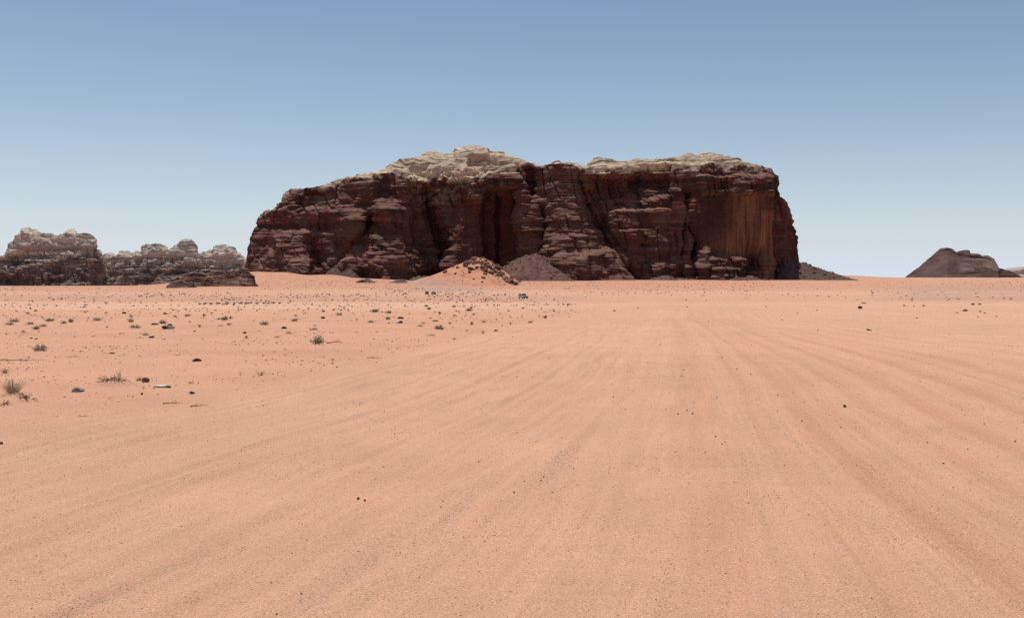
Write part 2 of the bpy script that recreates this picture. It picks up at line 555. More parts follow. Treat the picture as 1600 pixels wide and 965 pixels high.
    if lump is not None:
        disp = disp + lump(PX, PY) * 6.0 * billow(X / 15, Y / 15, Z / 13, 2, .4)
    if push is not None:
        disp = disp + push(PX, PY)
    disp = disp * endm * scale * (1 - 0.6 * (PART > 2))
    D = Nh * wallm[..., None] + N * capm[..., None]
    P = P + D * disp[..., None]
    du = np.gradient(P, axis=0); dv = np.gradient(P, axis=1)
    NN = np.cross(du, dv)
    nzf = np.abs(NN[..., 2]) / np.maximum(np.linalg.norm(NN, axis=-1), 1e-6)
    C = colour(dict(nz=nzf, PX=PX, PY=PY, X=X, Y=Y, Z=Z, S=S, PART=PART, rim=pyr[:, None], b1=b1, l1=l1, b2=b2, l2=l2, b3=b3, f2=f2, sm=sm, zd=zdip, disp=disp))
    nu, nv = P.shape[:2]
    fc = grid_faces(nu, nv)
    me = mesh_from(name, P.reshape(-1, 3), fc[:, ::-1], C.reshape(-1, 3), mat or M_ROCK, False)
    return link(name, me)


def mixc(c, k, w):
    w = np.clip(w, 0, 1)[..., None]
    return c * (1 - w) + np.asarray(k) * w


# ---- the big mesa
MESA_SIL = [(389, 447), (390, 420), (391, 410), (396, 395), (398, 375), (403, 362), (406, 350), (408, 344), (415, 335), (432, 333), (436, 322), (446, 319),
            (449, 308), (458, 300), (466, 296), (480, 296), (486, 302), (492, 299), (505, 293), (522, 287), (540, 282), (560, 277), (580, 273), (600, 264),
            (625, 254), (650, 248), (665, 244), (677, 241), (702, 242), (715, 238), (728, 233), (735, 230), (748, 229), (756, 235), (779, 240), (799, 246), (812, 252), (824, 258),
            (851, 259), (866, 255), (872, 255), (876, 258), (900, 258), (914, 257), (931, 251), (954, 252), (960, 256), (979, 255), (1001, 253), (1014, 255),
            (1024, 252), (1051, 248), (1076, 243), (1097, 241), (1122, 244), (1139, 250), (1169, 256), (1189, 261), (1194, 264), (1203, 264), (1206, 271),
            (1210, 278), (1213, 295), (1215, 309), (1218, 313), (1226, 317), (1230, 330), (1238, 354), (1243, 372), (1246, 407), (1247, 446)]
MESA_RIM = [(389, 440), (398, 372), (408, 348), (436, 336), (450, 316), (480, 305), (520, 295), (560, 285), (600, 284), (640, 282), (670, 284), (700, 287), (740, 284),
            (770, 276), (800, 272), (825, 264), (860, 261), (895, 262), (910, 274), (950, 272), (1000, 272), (1050, 270), (1075, 267), (1140, 270), (1180, 268), (1206, 276), (1247, 440)]


def mesa_feat(px, py):
    nz = 5 * perlin(px / 30, py / 30, 2.2) + 2.5 * perlin(px / 9, py / 9, 4.2)
    x, y = px + nz, py + nz * .5
    f = np.zeros_like(px)

    def gl(pts, w, a):
        return a * np.exp(-(poly_dist(x, y, pts) / w) ** 2)

    def cone(pts, w0, w1, a0, a1):                 # buttress that widens and stands out more towards its foot
        tt = sstep(pts[0][1], pts[-1][1], y)
        return (a0 + (a1 - a0) * tt) * np.exp(-(poly_dist(x, y, pts) / (w0 + (w1 - w0) * tt)) ** 2) * sstep(pts[0][1] - 12, pts[0][1] + 4, y)
    # setbacks: the lower wall stands out in front of the upper one
    f += (9 + 7 * perlin(x / 24, 3.3, 1.1)) * sstep(314, 332, y + .04 * (x - 540) + 9 * perlin(x / 30, 1.7, 5.5)) * sstep(430, 490, x) * (1 - sstep(628, 660, x))
    f += 9 * sstep(352, 362, y - .08 * (x - 430)) * (1 - sstep(500, 540, x))
    f += 9 * sstep(326, 331, y + .05 * (x - 1000)) * sstep(940, 956, x) * (1 - sstep(1034, 1044, x))
    f += 8 * sstep(356, 361, y + .06 * (x - 1000)) * sstep(955, 968, x) * (1 - sstep(1046, 1056, x))
    f += 10 * sstep(300, 318, y + .35 * (x - 1020)) * sstep(930, 985, x) * (1 - sstep(1060, 1068, x))
    f += 7 * sstep(392, 400, y) * sstep(860, 875, x) * (1 - sstep(925, 945, x)) + 6 * sstep(366, 371, y) * sstep(862, 872, x) * (1 - sstep(905, 915, x))
    f += cone([(455, 345), (440, 435)], 18, 40, 4, 16)
    f += cone([(478, 375), (478, 432)], 8, 22, 2, 16)
    f += cone([(622, 315), (605, 440)], 16, 46, 6, 26)
    f += cone([(560, 335), (545, 435)], 14, 24, 4, 10)
    f += gl([(497, 378), (500, 410)], 9, -14)
    f += gl([(577, 340), (566, 380), (530, 415)], 8, -10)
    f += gl([(640, 318), (652, 372)], 7, -12)
    f += gl([(657, 305), (668, 345), (681, 388), (686, 436)], 15, -34)
    f += cone([(742, 305), (715, 365), (700, 440)], 10, 30, 4, 20)
    f += -24 * boxm(x, y, 752, 807, 296, 470, 4)
    f += gl([(777, 300), (779, 418)], 4, -12)
    f += gl([(812, 256), (808, 290), (806, 330)], 4, -18)
    f += gl([(826, 258), (828, 300), (822, 330)], 4, -14)
    f += cone([(872, 286), (885, 345), (905, 440)], 14, 52, 6, 30)
    f += gl([(850, 330), (846, 428)], 7, -10)
    f += gl([(905, 276), (925, 335), (958, 390), (984, 434)], 8, -16)
    f += gl([(925, 300), (945, 350), (975, 400)], 4, -8)
    f += 10 * boxm(x, y, 905, 978, 392, 460, 5)
    f += -9 * boxm(x, y, 985, 1048, 273, 297, 3)
    f += -7 * boxm(x, y, 930, 1000, 276, 312, 4)
    f += -6 * boxm(x, y, 990, 1070, 300, 470, 5) - 5 * boxm(x, y, 995, 1066, 358, 470, 3)
    f += gl([(1072, 305), (1082, 342), (1087, 400), (1088, 440)], 4.5, -24)
    f += 7 * boxm(px + .3 * nz, y, 1092, 1203, 274, 304, 4) + 3 * boxm(px, y, 1092, 1203, 300, 460, 4)
    f += -15 * np.exp(-(((px - 1177) / 15) ** 4 + ((py - 408) / 22) ** 4)) * (py < 424)
    f += gl([(1098, 396), (1099, 440)], 7, 14)
    f += 9 * boxm(x, y, 1106, 1160, 402, 460, 3) + 6 * boxm(x, y, 1112, 1152, 418, 460, 3)
    f += 8 * boxm(x, y, 1000, 1050, 412, 460, 4)
    return f


def mesa_smooth(px, py):
    m = boxm(px, py, 746, 807, 300, 430, 6) + boxm(px, py, 1090, 1204, 306, 402, 6) * .95
    m = m + boxm(px, py, 712, 750, 335, 430, 10) * .6 + boxm(px, py, 1000, 1046, 275, 296, 4) * .9 + boxm(px, py, 1012, 1070, 318, 408, 8) * .5
    m = m + boxm(px, py, 915, 975, 398, 436, 5) * .5 + boxm(px, py, 1206, 1246, 320, 405, 4) * .6
    return np.clip(m, 0, 1)


def mesa_colour(g):
    px, py, X, Y, Z = g['PX'], g['PY'], g['X'], g['Y'], g['Z']
    n1, n2 = fbm(X / 45, Y / 45, Z / 40, 3), fbm(X / 9, Y / 9, Z / 7, 3)
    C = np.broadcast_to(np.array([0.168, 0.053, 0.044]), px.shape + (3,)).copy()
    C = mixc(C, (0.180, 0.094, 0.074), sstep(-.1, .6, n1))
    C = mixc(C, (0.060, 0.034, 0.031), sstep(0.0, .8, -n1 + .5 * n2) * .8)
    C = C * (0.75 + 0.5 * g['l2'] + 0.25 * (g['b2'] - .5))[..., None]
    # bare red rock of the fresh faces
    redm = boxm(px, py, 700, 812, 300, 440, 12) + .8 * boxm(px, py, 860, 990, 380, 440, 14) + .5 * boxm(px, py, 860, 925, 290, 440, 14)
    C = mixc(C, (0.150, 0.042, 0.036), redm * .75)
    butt = np.exp(-(poly_dist(px, py, [(872, 290), (890, 350), (890, 435)]) / 38) ** 2)
    C = mixc(C, (0.20, 0.105, 0.078), butt * (.35 + .5 * sstep(-.3, .5, n2)))
    up0 = (g['rim'] - py) + 7 * n1 + 6 * n2
    # right hand face: orange rock with sand-bounce glow painted in, dark vertical streaks
    face = boxm(px, py, 1090, 1204, 304, 425, 5)
    C = mixc(C, (0.095, 0.036, 0.030), face * .85)
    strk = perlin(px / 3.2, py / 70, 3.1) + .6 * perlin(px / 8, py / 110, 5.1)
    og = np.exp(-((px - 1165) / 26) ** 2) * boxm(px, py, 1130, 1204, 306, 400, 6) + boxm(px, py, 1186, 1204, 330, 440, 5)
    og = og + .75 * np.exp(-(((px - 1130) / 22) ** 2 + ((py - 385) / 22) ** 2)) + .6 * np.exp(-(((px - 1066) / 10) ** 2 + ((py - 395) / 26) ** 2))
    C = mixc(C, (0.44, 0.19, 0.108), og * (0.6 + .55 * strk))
    C = mixc(C, (0.06, 0.026, 0.025), face * sstep(.25, .9, strk) * .6)
    C = mixc(C, (0.16, 0.075, 0.055), boxm(px, py, 1212, 1232, 375, 400, 5) * .6)
    trans = boxm(px, py, 380, 1210, 225, 330, 10) * sstep(-26, 4, up0) * sstep(-.2, .35, n2 + .5 * n1)
    C = mixc(C, (.25, .165, .130), trans * .55)
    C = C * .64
    C = mixc(C, (.24, .140, .105), sstep(.4, .8, g['nz']) * (g['PART'] < 1.02) * .42)       # ledge tops painted lighter as if sunlit, over the darkened wall
    # pale cap rock
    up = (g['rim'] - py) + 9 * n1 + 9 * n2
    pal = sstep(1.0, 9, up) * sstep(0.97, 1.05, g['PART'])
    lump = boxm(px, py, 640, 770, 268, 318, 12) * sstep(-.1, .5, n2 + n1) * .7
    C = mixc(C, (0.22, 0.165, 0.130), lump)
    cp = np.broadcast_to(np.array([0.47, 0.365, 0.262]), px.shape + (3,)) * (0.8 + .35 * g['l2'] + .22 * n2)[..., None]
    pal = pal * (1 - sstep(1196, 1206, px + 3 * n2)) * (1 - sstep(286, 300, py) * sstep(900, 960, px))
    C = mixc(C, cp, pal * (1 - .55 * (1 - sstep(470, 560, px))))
    dk = sstep(.35, .9, fbm(X / 16, Y / 16, Z / 5, 3)) * .6
    C = mixc(C, (0.17, 0.115, 0.09), pal * dk)
    return np.clip(C, 0.008, 0.75)


MESA_FOOT = [(389, 448), (1247, 448)]
MESA_YF = [(389, 1640), (400, 1590), (430, 1545), (480, 1520), (600, 1492), (690, 1505), (760, 1500), (850, 1478), (960, 1480), (1000, 1496), (1090, 1484),
           (1202, 1482), (1206, 1512), (1224, 1535), (1247, 1600)]
MESA_YB = [(389, 1660), (400, 1720), (440, 1800), (520, 1860), (700, 1900), (1100, 1880), (1190, 1820), (1230, 1720), (1247, 1620)]
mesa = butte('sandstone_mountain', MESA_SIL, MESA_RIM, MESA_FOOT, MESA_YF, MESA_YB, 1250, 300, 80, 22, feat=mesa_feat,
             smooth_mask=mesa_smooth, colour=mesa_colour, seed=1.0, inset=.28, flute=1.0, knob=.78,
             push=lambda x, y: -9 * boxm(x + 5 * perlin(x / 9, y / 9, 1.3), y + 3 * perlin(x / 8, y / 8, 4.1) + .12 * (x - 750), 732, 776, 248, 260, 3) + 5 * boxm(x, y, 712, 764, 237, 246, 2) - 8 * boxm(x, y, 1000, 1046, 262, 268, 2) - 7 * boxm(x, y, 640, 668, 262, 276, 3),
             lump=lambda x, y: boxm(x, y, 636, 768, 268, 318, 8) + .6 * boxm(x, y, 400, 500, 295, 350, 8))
tag(mesa, 'huge dark red sandstone mesa with a pale cream top', kind='structure')


# ---- the far range on the left
def range_colour(pale_py, dark, mid, pale, sharp=14):
    def fn(g):
        px, py, X, Y, Z = g['PX'], g['PY'], g['X'], g['Y'], g['Z']
        n1, n2 = fbm(X / 40, Y / 40, Z / 30, 3), fbm(X / 9, Y / 9, Z / 6, 3)
        C = np.broadcast_to(np.array(dark), px.shape + (3,)).copy()
        C = mixc(C, mid, sstep(-.3, .5, n1 + .5 * n2))
        C = C * (0.75 + 0.5 * g['l2'])[..., None]
        line = np.interp(px, *np.array(pale_py, float).T)
        w = sstep(-sharp, sharp, line - py + 8 * n1 + 7 * n2)
        w = np.maximum(w, (g['PART'] > 1.2) * .6 * sstep(-.1, .6, n2))
        C = mixc(C, np.broadcast_to(np.array(pale), C.shape) * (0.75 + .5 * g['l2'])[..., None], w)
        return np.clip(C, .008, .75)
    return fn


A_SIL = [(-95, 452), (-90, 425), (-70, 404), (-40, 398), (-20, 402), (0, 403), (10, 400), (17, 392), (19, 384), (25, 381), (29, 370), (36, 365), (40, 361), (59, 361), (66, 365), (77, 368), (84, 370),
         (88, 368), (102, 365), (107, 362), (117, 362), (124, 367), (138, 366), (143, 369), (149, 377), (151, 391), (158, 396), (162, 403), (166, 425), (167, 452)]
A_RIM = [(-95, 450), (-90, 430), (0, 408), (20, 402), (40, 392), (80, 392), (120, 388), (148, 392), (167, 440)]
far_a = butte('dark_mountain', A_SIL, A_RIM, [(-95, 454), (167, 454)], [(-95, 2760), (-60, 2680), (20, 2620), (140, 2610), (167, 2680)],
              [(-95, 2800), (-40, 2980), (60, 3000), (140, 2900), (167, 2720)], 380, 110, 60, 12, scale=.95, cap_k=1.0, inset=.5,
              colour=range_colour([(-95, 398), (0, 408), (30, 404), (90, 402), (150, 394)], (.128, .094, .085), (.215, .162, .140), (.43, .355, .29)), seed=5.0, rough=1.7, knob=1.6)
tag(far_a, 'blocky dark mountain with two pale humps beyond the plain', kind='structure')

B_SIL = [(150, 452), (153, 420), (160, 402), (166, 398), (172, 396), (180, 399), (186, 399), (190, 394), (202, 394), (212, 396), (222, 394), (226, 387), (237, 384), (248, 385), (258, 388), (264, 396), (269, 391),
         (275, 388), (284, 383), (286, 379), (295, 378), (302, 381), (304, 389), (307, 399), (317, 398), (329, 395), (335, 395), (337, 389), (348, 387), (364, 389), (367, 394), (377, 402), (388, 409),
         (400, 414), (430, 420), (450, 430), (455, 452)]
B_RIM = [(150, 450), (160, 412), (200, 408), (240, 402), (300, 404), (340, 408), (380, 414), (420, 425), (455, 448)]
far_b = butte('pale_mountain', B_SIL, B_RIM, [(150, 454), (455, 454)], [(150, 3180), (200, 3080), (350, 3060), (455, 3150)],
              [(150, 3240), (220, 3420), (380, 3420), (455, 3200)], 460, 100, 60, 12, scale=.95, cap_k=1.1, inset=.65,
              colour=range_colour([(150, 406), (240, 410), (300, 416), (400, 420)], (.150, .118, .108), (.255, .205, .18), (.44, .37, .31), 20), seed=9.0, rough=1.8, knob=1.9)
tag(far_b, 'long boulder strewn mountain ridge with three pale knobs', kind='structure')

# ---- the dark cone on the right and the pale hill behind it
R_SIL = [(1411, 440), (1413, 434), (1424, 426), (1435, 418), (1449, 406), (1462, 394), (1469, 389), (1479, 387.5), (1487, 390), (1494, 395), (1498, 392), (1512, 392), (1516, 396), (1530, 397), (1534, 400),
         (1538, 399), (1544, 399), (1551, 404), (1556, 410), (1560, 419), (1572, 422), (1584, 425), (1592, 430), (1598, 434), (1600, 441)]


def cone_colour(g):
    X, Y, Z, px, py = g['X'], g['Y'], g['Z'], g['PX'], g['PY']
    n1, n2 = fbm(X / 30, Y / 30, Z / 20, 3), fbm(X / 6, Y / 6, Z / 5, 3)
    C = np.broadcast_to(np.array((.098, .060, .055)), px.shape + (3,)).copy()
    C = mixc(C, (.130, .082, .072), sstep(-.2, .6, n1 + .6 * n2))
    C = mixc(C, (.075, .047, .045), sstep(.1, .8, -n1 + .7 * n2) * .7)
    C = mixc(C, (.28, .19, .155), sstep(.35, .8, g['b2']) * boxm(px, py, 1500, 1600, 400, 436, 10) * .5)
    return np.clip(C, .01, .7)


cone = butte('dark_hill', R_SIL, [(1411, 440), (1424, 428), (1440, 416), (1464, 396), (1480, 390.5), (1496, 398), (1540, 403), (1600, 440)], [(1411, 441), (1600, 441)],
             [(1411, 1940), (1480, 1850), (1560, 1850), (1600, 1930)], [(1411, 1960), (1480, 2080), (1560, 2060), (1600, 1960)], 330, 80, 50, 12,
             scale=0.8, cap_k=1.3, inset=1.25, colour=cone_colour, seed=13.0, rough=.85, knob=.5, mat=M_SCREE,
             smooth_mask=lambda x, y: .8 * (1 - sstep(1475, 1515, x)))
tag(cone, 'dark brown rubble hill with a smooth slope and rocky shoulder', kind='structure')
pale_hill = butte('pale_hill', [(1540, 436), (1560, 427), (1574, 421), (1586, 419), (1604, 417.5), (1630, 412), (1660, 405), (1700, 400), (1740, 408), (1780, 436)],
                  [(1540, 436), (1600, 425), (1780, 430)], [(1540, 437), (1780, 437)], [(1540, 4600), (1660, 4400), (1780, 4600)], [(1540, 4700), (1660, 4900), (1780, 4700)],
                  120, 30, 30, 8, scale=2.5, colour=range_colour([(1540, 440), (1780, 440)], (.3, .25, .22), (.36, .3, .27), (.42, .36, .32)), seed=15.0, inset=.8, rough=.7)
tag(pale_hill, 'faint pale hill far behind the dark rubble hill', kind='structure')


# ------------------------------------------------------------------ dune and scree
def mound(name, px, py, Y, R, H, col, mat, power=1.25, rough=0.6, n=110, lobes=0.0):
    """a heap of sand or rubble with its top at a photograph pixel at distance Y; R = reach (left, right, front, back) in metres"""
    dx, dz = ray(px, py)
    cx, cy, top = dx * Y, Y, CAMH + dz * Y
    l, r, f, b = R
    u = np.linspace(-l * 1.15, r * 1.15, n)
    v = np.linspace(-f * 1.15, b * 1.15, n)
    U, W = np.meshgrid(u, v, indexing='ij')
    ex = np.where(U < 0, l, r); ey = np.where(W < 0, f, b)
    t = np.sqrt((U / ex) ** 2 + (W / ey) ** 2)
    th = np.arctan2(W / ey, U / ex)
    t = t * (1 + lobes * perlin(np.cos(th) * 2.2 + px, np.sin(th) * 2.2, 1.5) + 0.10 * perlin(U / 40, W / 40, px * .01)) + 0.05 * np.abs(fbm(U / 14, W / 14, py * .1, 2)) * np.clip(t, 0, 1) * rough
    ts = np.sqrt(t * t + .012) - .06
    k = np.clip(1 - ts, -.3, 1)
    Z = top - H * 1.06 + H * 1.12 * np.sign(k) * np.abs(k) ** power
    Z = Z + rough * (0.5 * fbm(U / 7, W / 7, 3.3, 3) + .3 * perlin(U / 2.6, W / 2.6, 7.7)) + (0.8 * rough * perlin(U / 22, W / 22, 5.1) if rough > 1 else 0)
    X, YY = cx + U, cy + W
    C = col(U, W, Z - top, t)
    me = mesh_from(name, np.stack([X, YY, Z], -1).reshape(-1, 3), grid_faces(n, n), C.reshape(-1, 3), mat, True)
    o = link(name, me)
    o['kind'] = 'structure'

    def height(x, y):
        i = (x - cx + l * 1.15) / (l + r) / 1.15 * (n - 1)
        j = (y - cy + f * 1.15) / (f + b) / 1.15 * (n - 1)
        i, j = int(np.clip(round(i), 0, n - 1)), int(np.clip(round(j), 0, n - 1))
        return float(Z[i, j])
    return o, height, (cx, cy, top)


def dune_col(U, W, h, t):
    C = np.broadcast_to(np.array((.49, .240, .150)), U.shape + (3,)).copy()
    C = mixc(C, (.40, .17, .10), sstep(0, .7, fbm(U / 14, W / 14, 1.1, 3)))
    C = mixc(C, (.36, .255, .205), sstep(.5, .9, t) * sstep(10, 50, -U) * .9)
    return C


def scree_col(c):
    def fn(U, W, h, t):
        C = np.broadcast_to(np.array(c), U.shape + (3,)).copy()
        n = fbm(U / 6, W / 6, 2.2, 3)
        return np.clip(C * (1 + .35 * n)[..., None], .02, .7)
    return fn


dune, dune_h, dune_c = mound('sand_dune', 752, 402, 1120, (112, 60, 95, 90), 36, dune_col, M_DUNE, 1.3, .5)
tag(dune, 'steep red sand heap below the mesa', kind='structure')
SCREES = []
for (px, py, Y, R, H, c, lab) in [
        (848, 384, 1516, (90, 60, 150, 30), 52, (.130, .070, .056), 'brown scree fan at the foot of the red alcove'),
        (1224, 404, 1556, (52, 92, 90, 60), 34, (.115, .070, .058), 'brown scree tongue at the sharp end of the mesa'),
        (548, 402, 1520, (46, 34, 90, 30), 38, (.105, .064, .054), 'small brown scree cone above the sand bank'),
        (1035, 423, 1500, (70, 60, 80, 30), 18, (.110, .066, .055), 'low rubble apron below the ledged wall'),
        (1135, 426, 1490, (62, 70, 76, 30), 15, (.110, .066, .055), 'low rubble apron below the orange wall'),
        (640, 424, 1500, (80, 64, 80, 30), 17, (.125, .076, .063), 'low rubble apron below the black gully')]:
    o, hfun, cc = mound('scree_hill', px, py, Y, R, H, scree_col(c), M_SCREE, 1.1, 2.6, 130, .35)
    tag(o, lab, kind='structure')
    SCREES.append((hfun, cc, R))

# ------------------------------------------------------------------ low rock outcrops on the plain
OUT_COL = range_colour([(0, 300), (1600, 300)], (.085, .042, .036), (.22, .125, .098), (.3, .2, .15))


def outcrop(sil, Y, depth, label, seed, scale=.30, ncol=200, nwall=46, ncap=24):
    x0, x1 = sil[0][0], sil[-1][0]
    ft = max(p[1] for p in sil) + 4
    rim = [(p[0], p[1] + 3.0) for p in sil]
    xm = (x0 + x1) / 2
    o = butte('rock_outcrop', [(x0 - .5, ft)] + sil + [(x1 + .5, ft)], rim, [(x0 - 2, ft), (x1 + 2, ft)],
              [(x0, Y + depth * .25), (x0 + (xm - x0) * .4, Y), (x1 - (x1 - xm) * .4, Y), (x1, Y + depth * .25)],
              [(x0, Y + depth * .4), (xm, Y + depth), (x1, Y + depth * .4)], ncol, nwall, ncap, 8, scale=scale, cap_k=1.4, cap_c=3, inset=.75,
              colour=OUT_COL, seed=seed, rough=1.7, knob=.9)
    tag(o, label, 'rock outcrop', 'dark rock outcrops on the sand')
    return o


outcrop([(317, 446), (322, 436), (332, 422), (343, 424), (352, 426), (361, 422), (370, 421), (379, 418), (387, 420), (390, 425), (397, 431), (399, 442), (404, 446)], 1010, 40,
        'tall layered dark red outcrop just left of the mesa', 21.0)
outcrop([(276, 447), (280, 437), (288, 429), (302, 425), (317, 427), (326, 430), (334, 440), (338, 448)], 1050, 30, 'low dark ridge of rock joining the tall layered outcrop', 22.0, ncol=140)
outcrop([(258, 452), (262, 445), (270, 440), (284, 438), (292, 442), (300, 440), (306, 447), (309, 452)], 930, 24, 'flat dark rock slabs in front of the far range', 23.0, ncol=120)
outcrop([(548, 446), (554, 442), (560, 439), (568, 436), (575, 435), (580, 438), (586, 441), (591, 445)], 1180, 18, 'small dark outcrop on the sand bank below the mesa', 24.0, .35, 90, 30, 16)
outcrop([(603, 446), (610, 441), (618, 438), (628, 436), (636, 440), (642, 445)], 1200, 16, 'small rock hump between the sand bank and the red heap', 25.0, .35, 80, 26, 14)


# ------------------------------------------------------------------ stones
def ico(sub):
    import bmesh
    bm = bmesh.new()
    bmesh.ops.create_icosphere(bm, subdivisions=sub, radius=1.0)
    V = np.array([v.co[:] for v in bm.verts]); Fc = np.array([[v.index for v in f.verts] for f in bm.faces])
    bm.free()
    return V, Fc


ICO1, ICO2, ICO3 = ico(1), ico(2), ico(3)


def stone_shape(seed, base=ICO2, cuts=9, flat=.6):
    """an angular stone: a ball cut by random planes, resting on z = 0"""
    r = np.random.RandomState(seed)
    V = base[0].copy()
    V = V * (1 + .18 * fbm(V[:, 0] * 1.3 + seed, V[:, 1] * 1.3, V[:, 2] * 1.3, 2))[:, None]
    for _ in range(cuts):
        n = r.normal(size=3); n /= np.linalg.norm(n)
        d = V @ n - r.uniform(.45, .8)
        V = V - np.maximum(d, 0)[:, None] * n
    V[:, 2] *= flat
    V = V / np.array([np.ptp(V[:, 0]), np.ptp(V[:, 0]), np.ptp(V[:, 2])])     # width 1, height 1
    V[:, 2] -= V[:, 2].min() + 0.12
    return V, base[1]


COLS = {'d': (.065, .040, .033), 'b': (.150, .080, .056), 'w': (.52, .46, .40), 'g': (.30, .245, .205), 'r': (.21, .115, .08)}


def stone_mesh(seed, c, c2=None, base=ICO2):
    V, Fc = stone_shape(seed, base)
    C = np.broadcast_to(np.array(COLS[c]), V.shape).copy()
    if c2:                                                  # a stone of two tones: on some, one side is painted shade
        C = mixc(C, COLS[c2], sstep(-.1, .1, V[:, 0] * .8 - .05 + .2 * perlin(V[:, 0] * 4, V[:, 1] * 4, V[:, 2] * 3)))
    C = C * (1 + .25 * fbm(V[:, 0] * 5, V[:, 1] * 5, V[:, 2] * 5, 2))[:, None]
    return mesh_from('stone', V, Fc, np.clip(C, .01, .8), M_STONE)


def px_size(Y, p):
    return p * Y / F


# boulders of the dune's crown and of the scree: parts of one rock pile each
PROTO_B = [stone_mesh(100 + k, 'br'[k % 2]) for k in range(7)]
rs = np.random.RandomState(3)


def boulder_pile(label, spots, hfun):
    root = bpy.data.objects.new('rock_pile', None)
    scn.collection.objects.link(root)
    tag(root, label, 'rock pile', 'rock piles at the foot of the mesa')
    root.location = (spots[0][0], spots[0][1], hfun(spots[0][0], spots[0][1]))
    for (x, y, w, h) in spots:
        o = link('boulder', PROTO_B[rs.randint(7)], root)
        o.location = Vector((x, y, hfun(x, y) - .15 * h)) - root.location
        o.scale = (w, w * rs.uniform(.7, 1.1), h)
        o.rotation_euler = (rs.uniform(-.2, .2), rs.uniform(-.2, .2), rs.uniform(0, 6.28))
    return root


cx, cy, top = dune_c
sp = []
for k in range(260):
    a = rs.uniform(0, 1)
    if k < 170:                                              # crown and right flank
        u, w = rs.normal(5, 17), rs.normal(-20, 17)
    elif k < 225:                                            # tail running down to the right foot
        t = rs.uniform(0, 1); u, w = 12 + 36 * t + rs.normal(0, 5), -22 - 30 * t + rs.normal(0, 6)
    else:
        u, w = rs.uniform(-50, 30), rs.uniform(-75, -25)
    big = rs.choice([1.8, 2.8, 4.0, 7.5], p=[.35, .3, .2, .15]) if k < 225 else rs.uniform(.8, 1.8)
    sp.append((cx + u, cy + w, big, big * rs.uniform(.35, .75)))
boulder_pile('jumble of dark boulders crowning the red sand heap', sp, dune_h)
sc_labels = ['scattered boulders on the brown scree fan below the alcove', 'scattered boulders at the sharp right end of the mesa']
for k in (0, 1):
    hf, (cx, cy, top), (l, r, f, b) = SCREES[k]
    sp = []
    for _ in range(240):
        u, w = rs.uniform(-l, r) * .8, -abs(rs.normal(0, .45)) * f
        big = rs.choice([1.2, 1.8, 2.6, 4.6], p=[.35, .3, .23, .12])
        sp.append((cx + u, cy + w, big, big * rs.uniform(.5, .8)))
    boulder_pile(sc_labels[k], sp, hf)


def scatter_mesh(name, pts, sizes, hts, cols, base=ICO1, seed=0, label=None, flat=1.0, nproto=10):
    """many small stones joined into one mesh of stuff"""
    r = np.random.RandomState(seed)
    protos = [stone_shape(500 + seed + k, base, cuts=5)[0] for k in range(nproto)]
    n = len(pts)
    Vs, Fs, Cs = [], [], []
    kind = r.randint(0, nproto, n)
    ang = r.uniform(0, 6.283, n)
    for k in range(nproto):
        idx = np.where(kind == k)[0]
        if not len(idx): continue
        B = protos[k]
        ca, sa = np.cos(ang[idx])[:, None], np.sin(ang[idx])[:, None]
        X = (B[None, :, 0] * ca - B[None, :, 1] * sa) * sizes[idx][:, None] + pts[idx, 0][:, None]
        Y = (B[None, :, 0] * sa + B[None, :, 1] * ca) * sizes[idx][:, None] + pts[idx, 1][:, None]
        Z = B[None, :, 2] * hts[idx][:, None] + pts[idx, 2][:, None]
        off = sum(len(v) for v in Vs)
        Vs.append(np.stack([X, Y, Z], -1).reshape(-1, 3))
        Fs.append((base[1][None] + (np.arange(len(idx)) * len(B))[:, None, None] + off).reshape(-1, 3))
        Cs.append(np.repeat(cols[idx], len(B), axis=0))
    me = mesh_from(name, np.concatenate(Vs), np.concatenate(Fs), np.concatenate(Cs), M_STONE)
    o = link(name, me)
    tag(o, label, kind='stuff')
    return o


# rubble along the foot of the mesa
n = 1500
px_ = rs.uniform(400, 1290, n)
Yr = np.interp(px_, *np.array(MESA_YF, float).T) - 12 - np.abs(rs.normal(0, 16, n))
Yr = np.where(px_ > 1206, 1490 + rs.uniform(-40, 20, n), Yr)
xr = ray(px_, 434.)[0] * Yr
zr_ = ground(xr, Yr)
sz = rs.choice([1.2, 2.0, 3.2, 5.0], n, p=[.45, .3, .18, .07])
cl = np.array(COLS['b'])[None] * rs.uniform(.7, 1.9, (n, 1))
keep = (px_ > 560) | (rs.uniform(0, 1, n) < .25)
scatter_mesh('mesa_rubble', np.stack([xr, Yr, zr_], -1)[keep], sz[keep], (sz * rs.uniform(.4, .8, n))[keep], cl[keep], ICO1, 3, 'broken rock along the foot of the mesa')

# gravel and small pebbles on the near sand, thicker in the ruts and ripples
OCT = (np.array([[1, 0, 0], [-1, 0, 0], [0, 1, 0], [0, -1, 0], [0, 0, 1], [0, 0, -1.]]),
       np.array([[0, 2, 4], [2, 1, 4], [1, 3, 4], [3, 0, 4], [2, 0, 5], [1, 2, 5], [3, 1, 5], [0, 3, 5]]))
n = 230000
pyg = 500 + 490 * np.sqrt(rs.uniform(0, 1, n))
d = 3300 / (pyg - 434)
xx = d * rs.uniform(-.58, .58, n)
q, sc, dm = driven(xx, d)
dens = .16 + .84 * sstep(.1, .8, perlin(q * 80, d / 2.2, 16.6)) * (1 - .6 * sstep(.4, .8, q)) + .5 * sstep(0, .6, perlin(q * 30, d / 5, 6.6)) * sstep(.35, .55, q)
dens = dens * (.3 + .7 * sstep(-.3, .4, perlin(xx / 1.6, d / 2.6, 9.1)))
k = rs.uniform(0, 1, n) < dens * np.where(dm > .5, 1, .6) * .8
xx, d = xx[k][:50000], d[k][:50000]
n = len(xx)
sz = d / F * np.minimum(rs.lognormal(math.log(1.1), .38, n), 2.6)
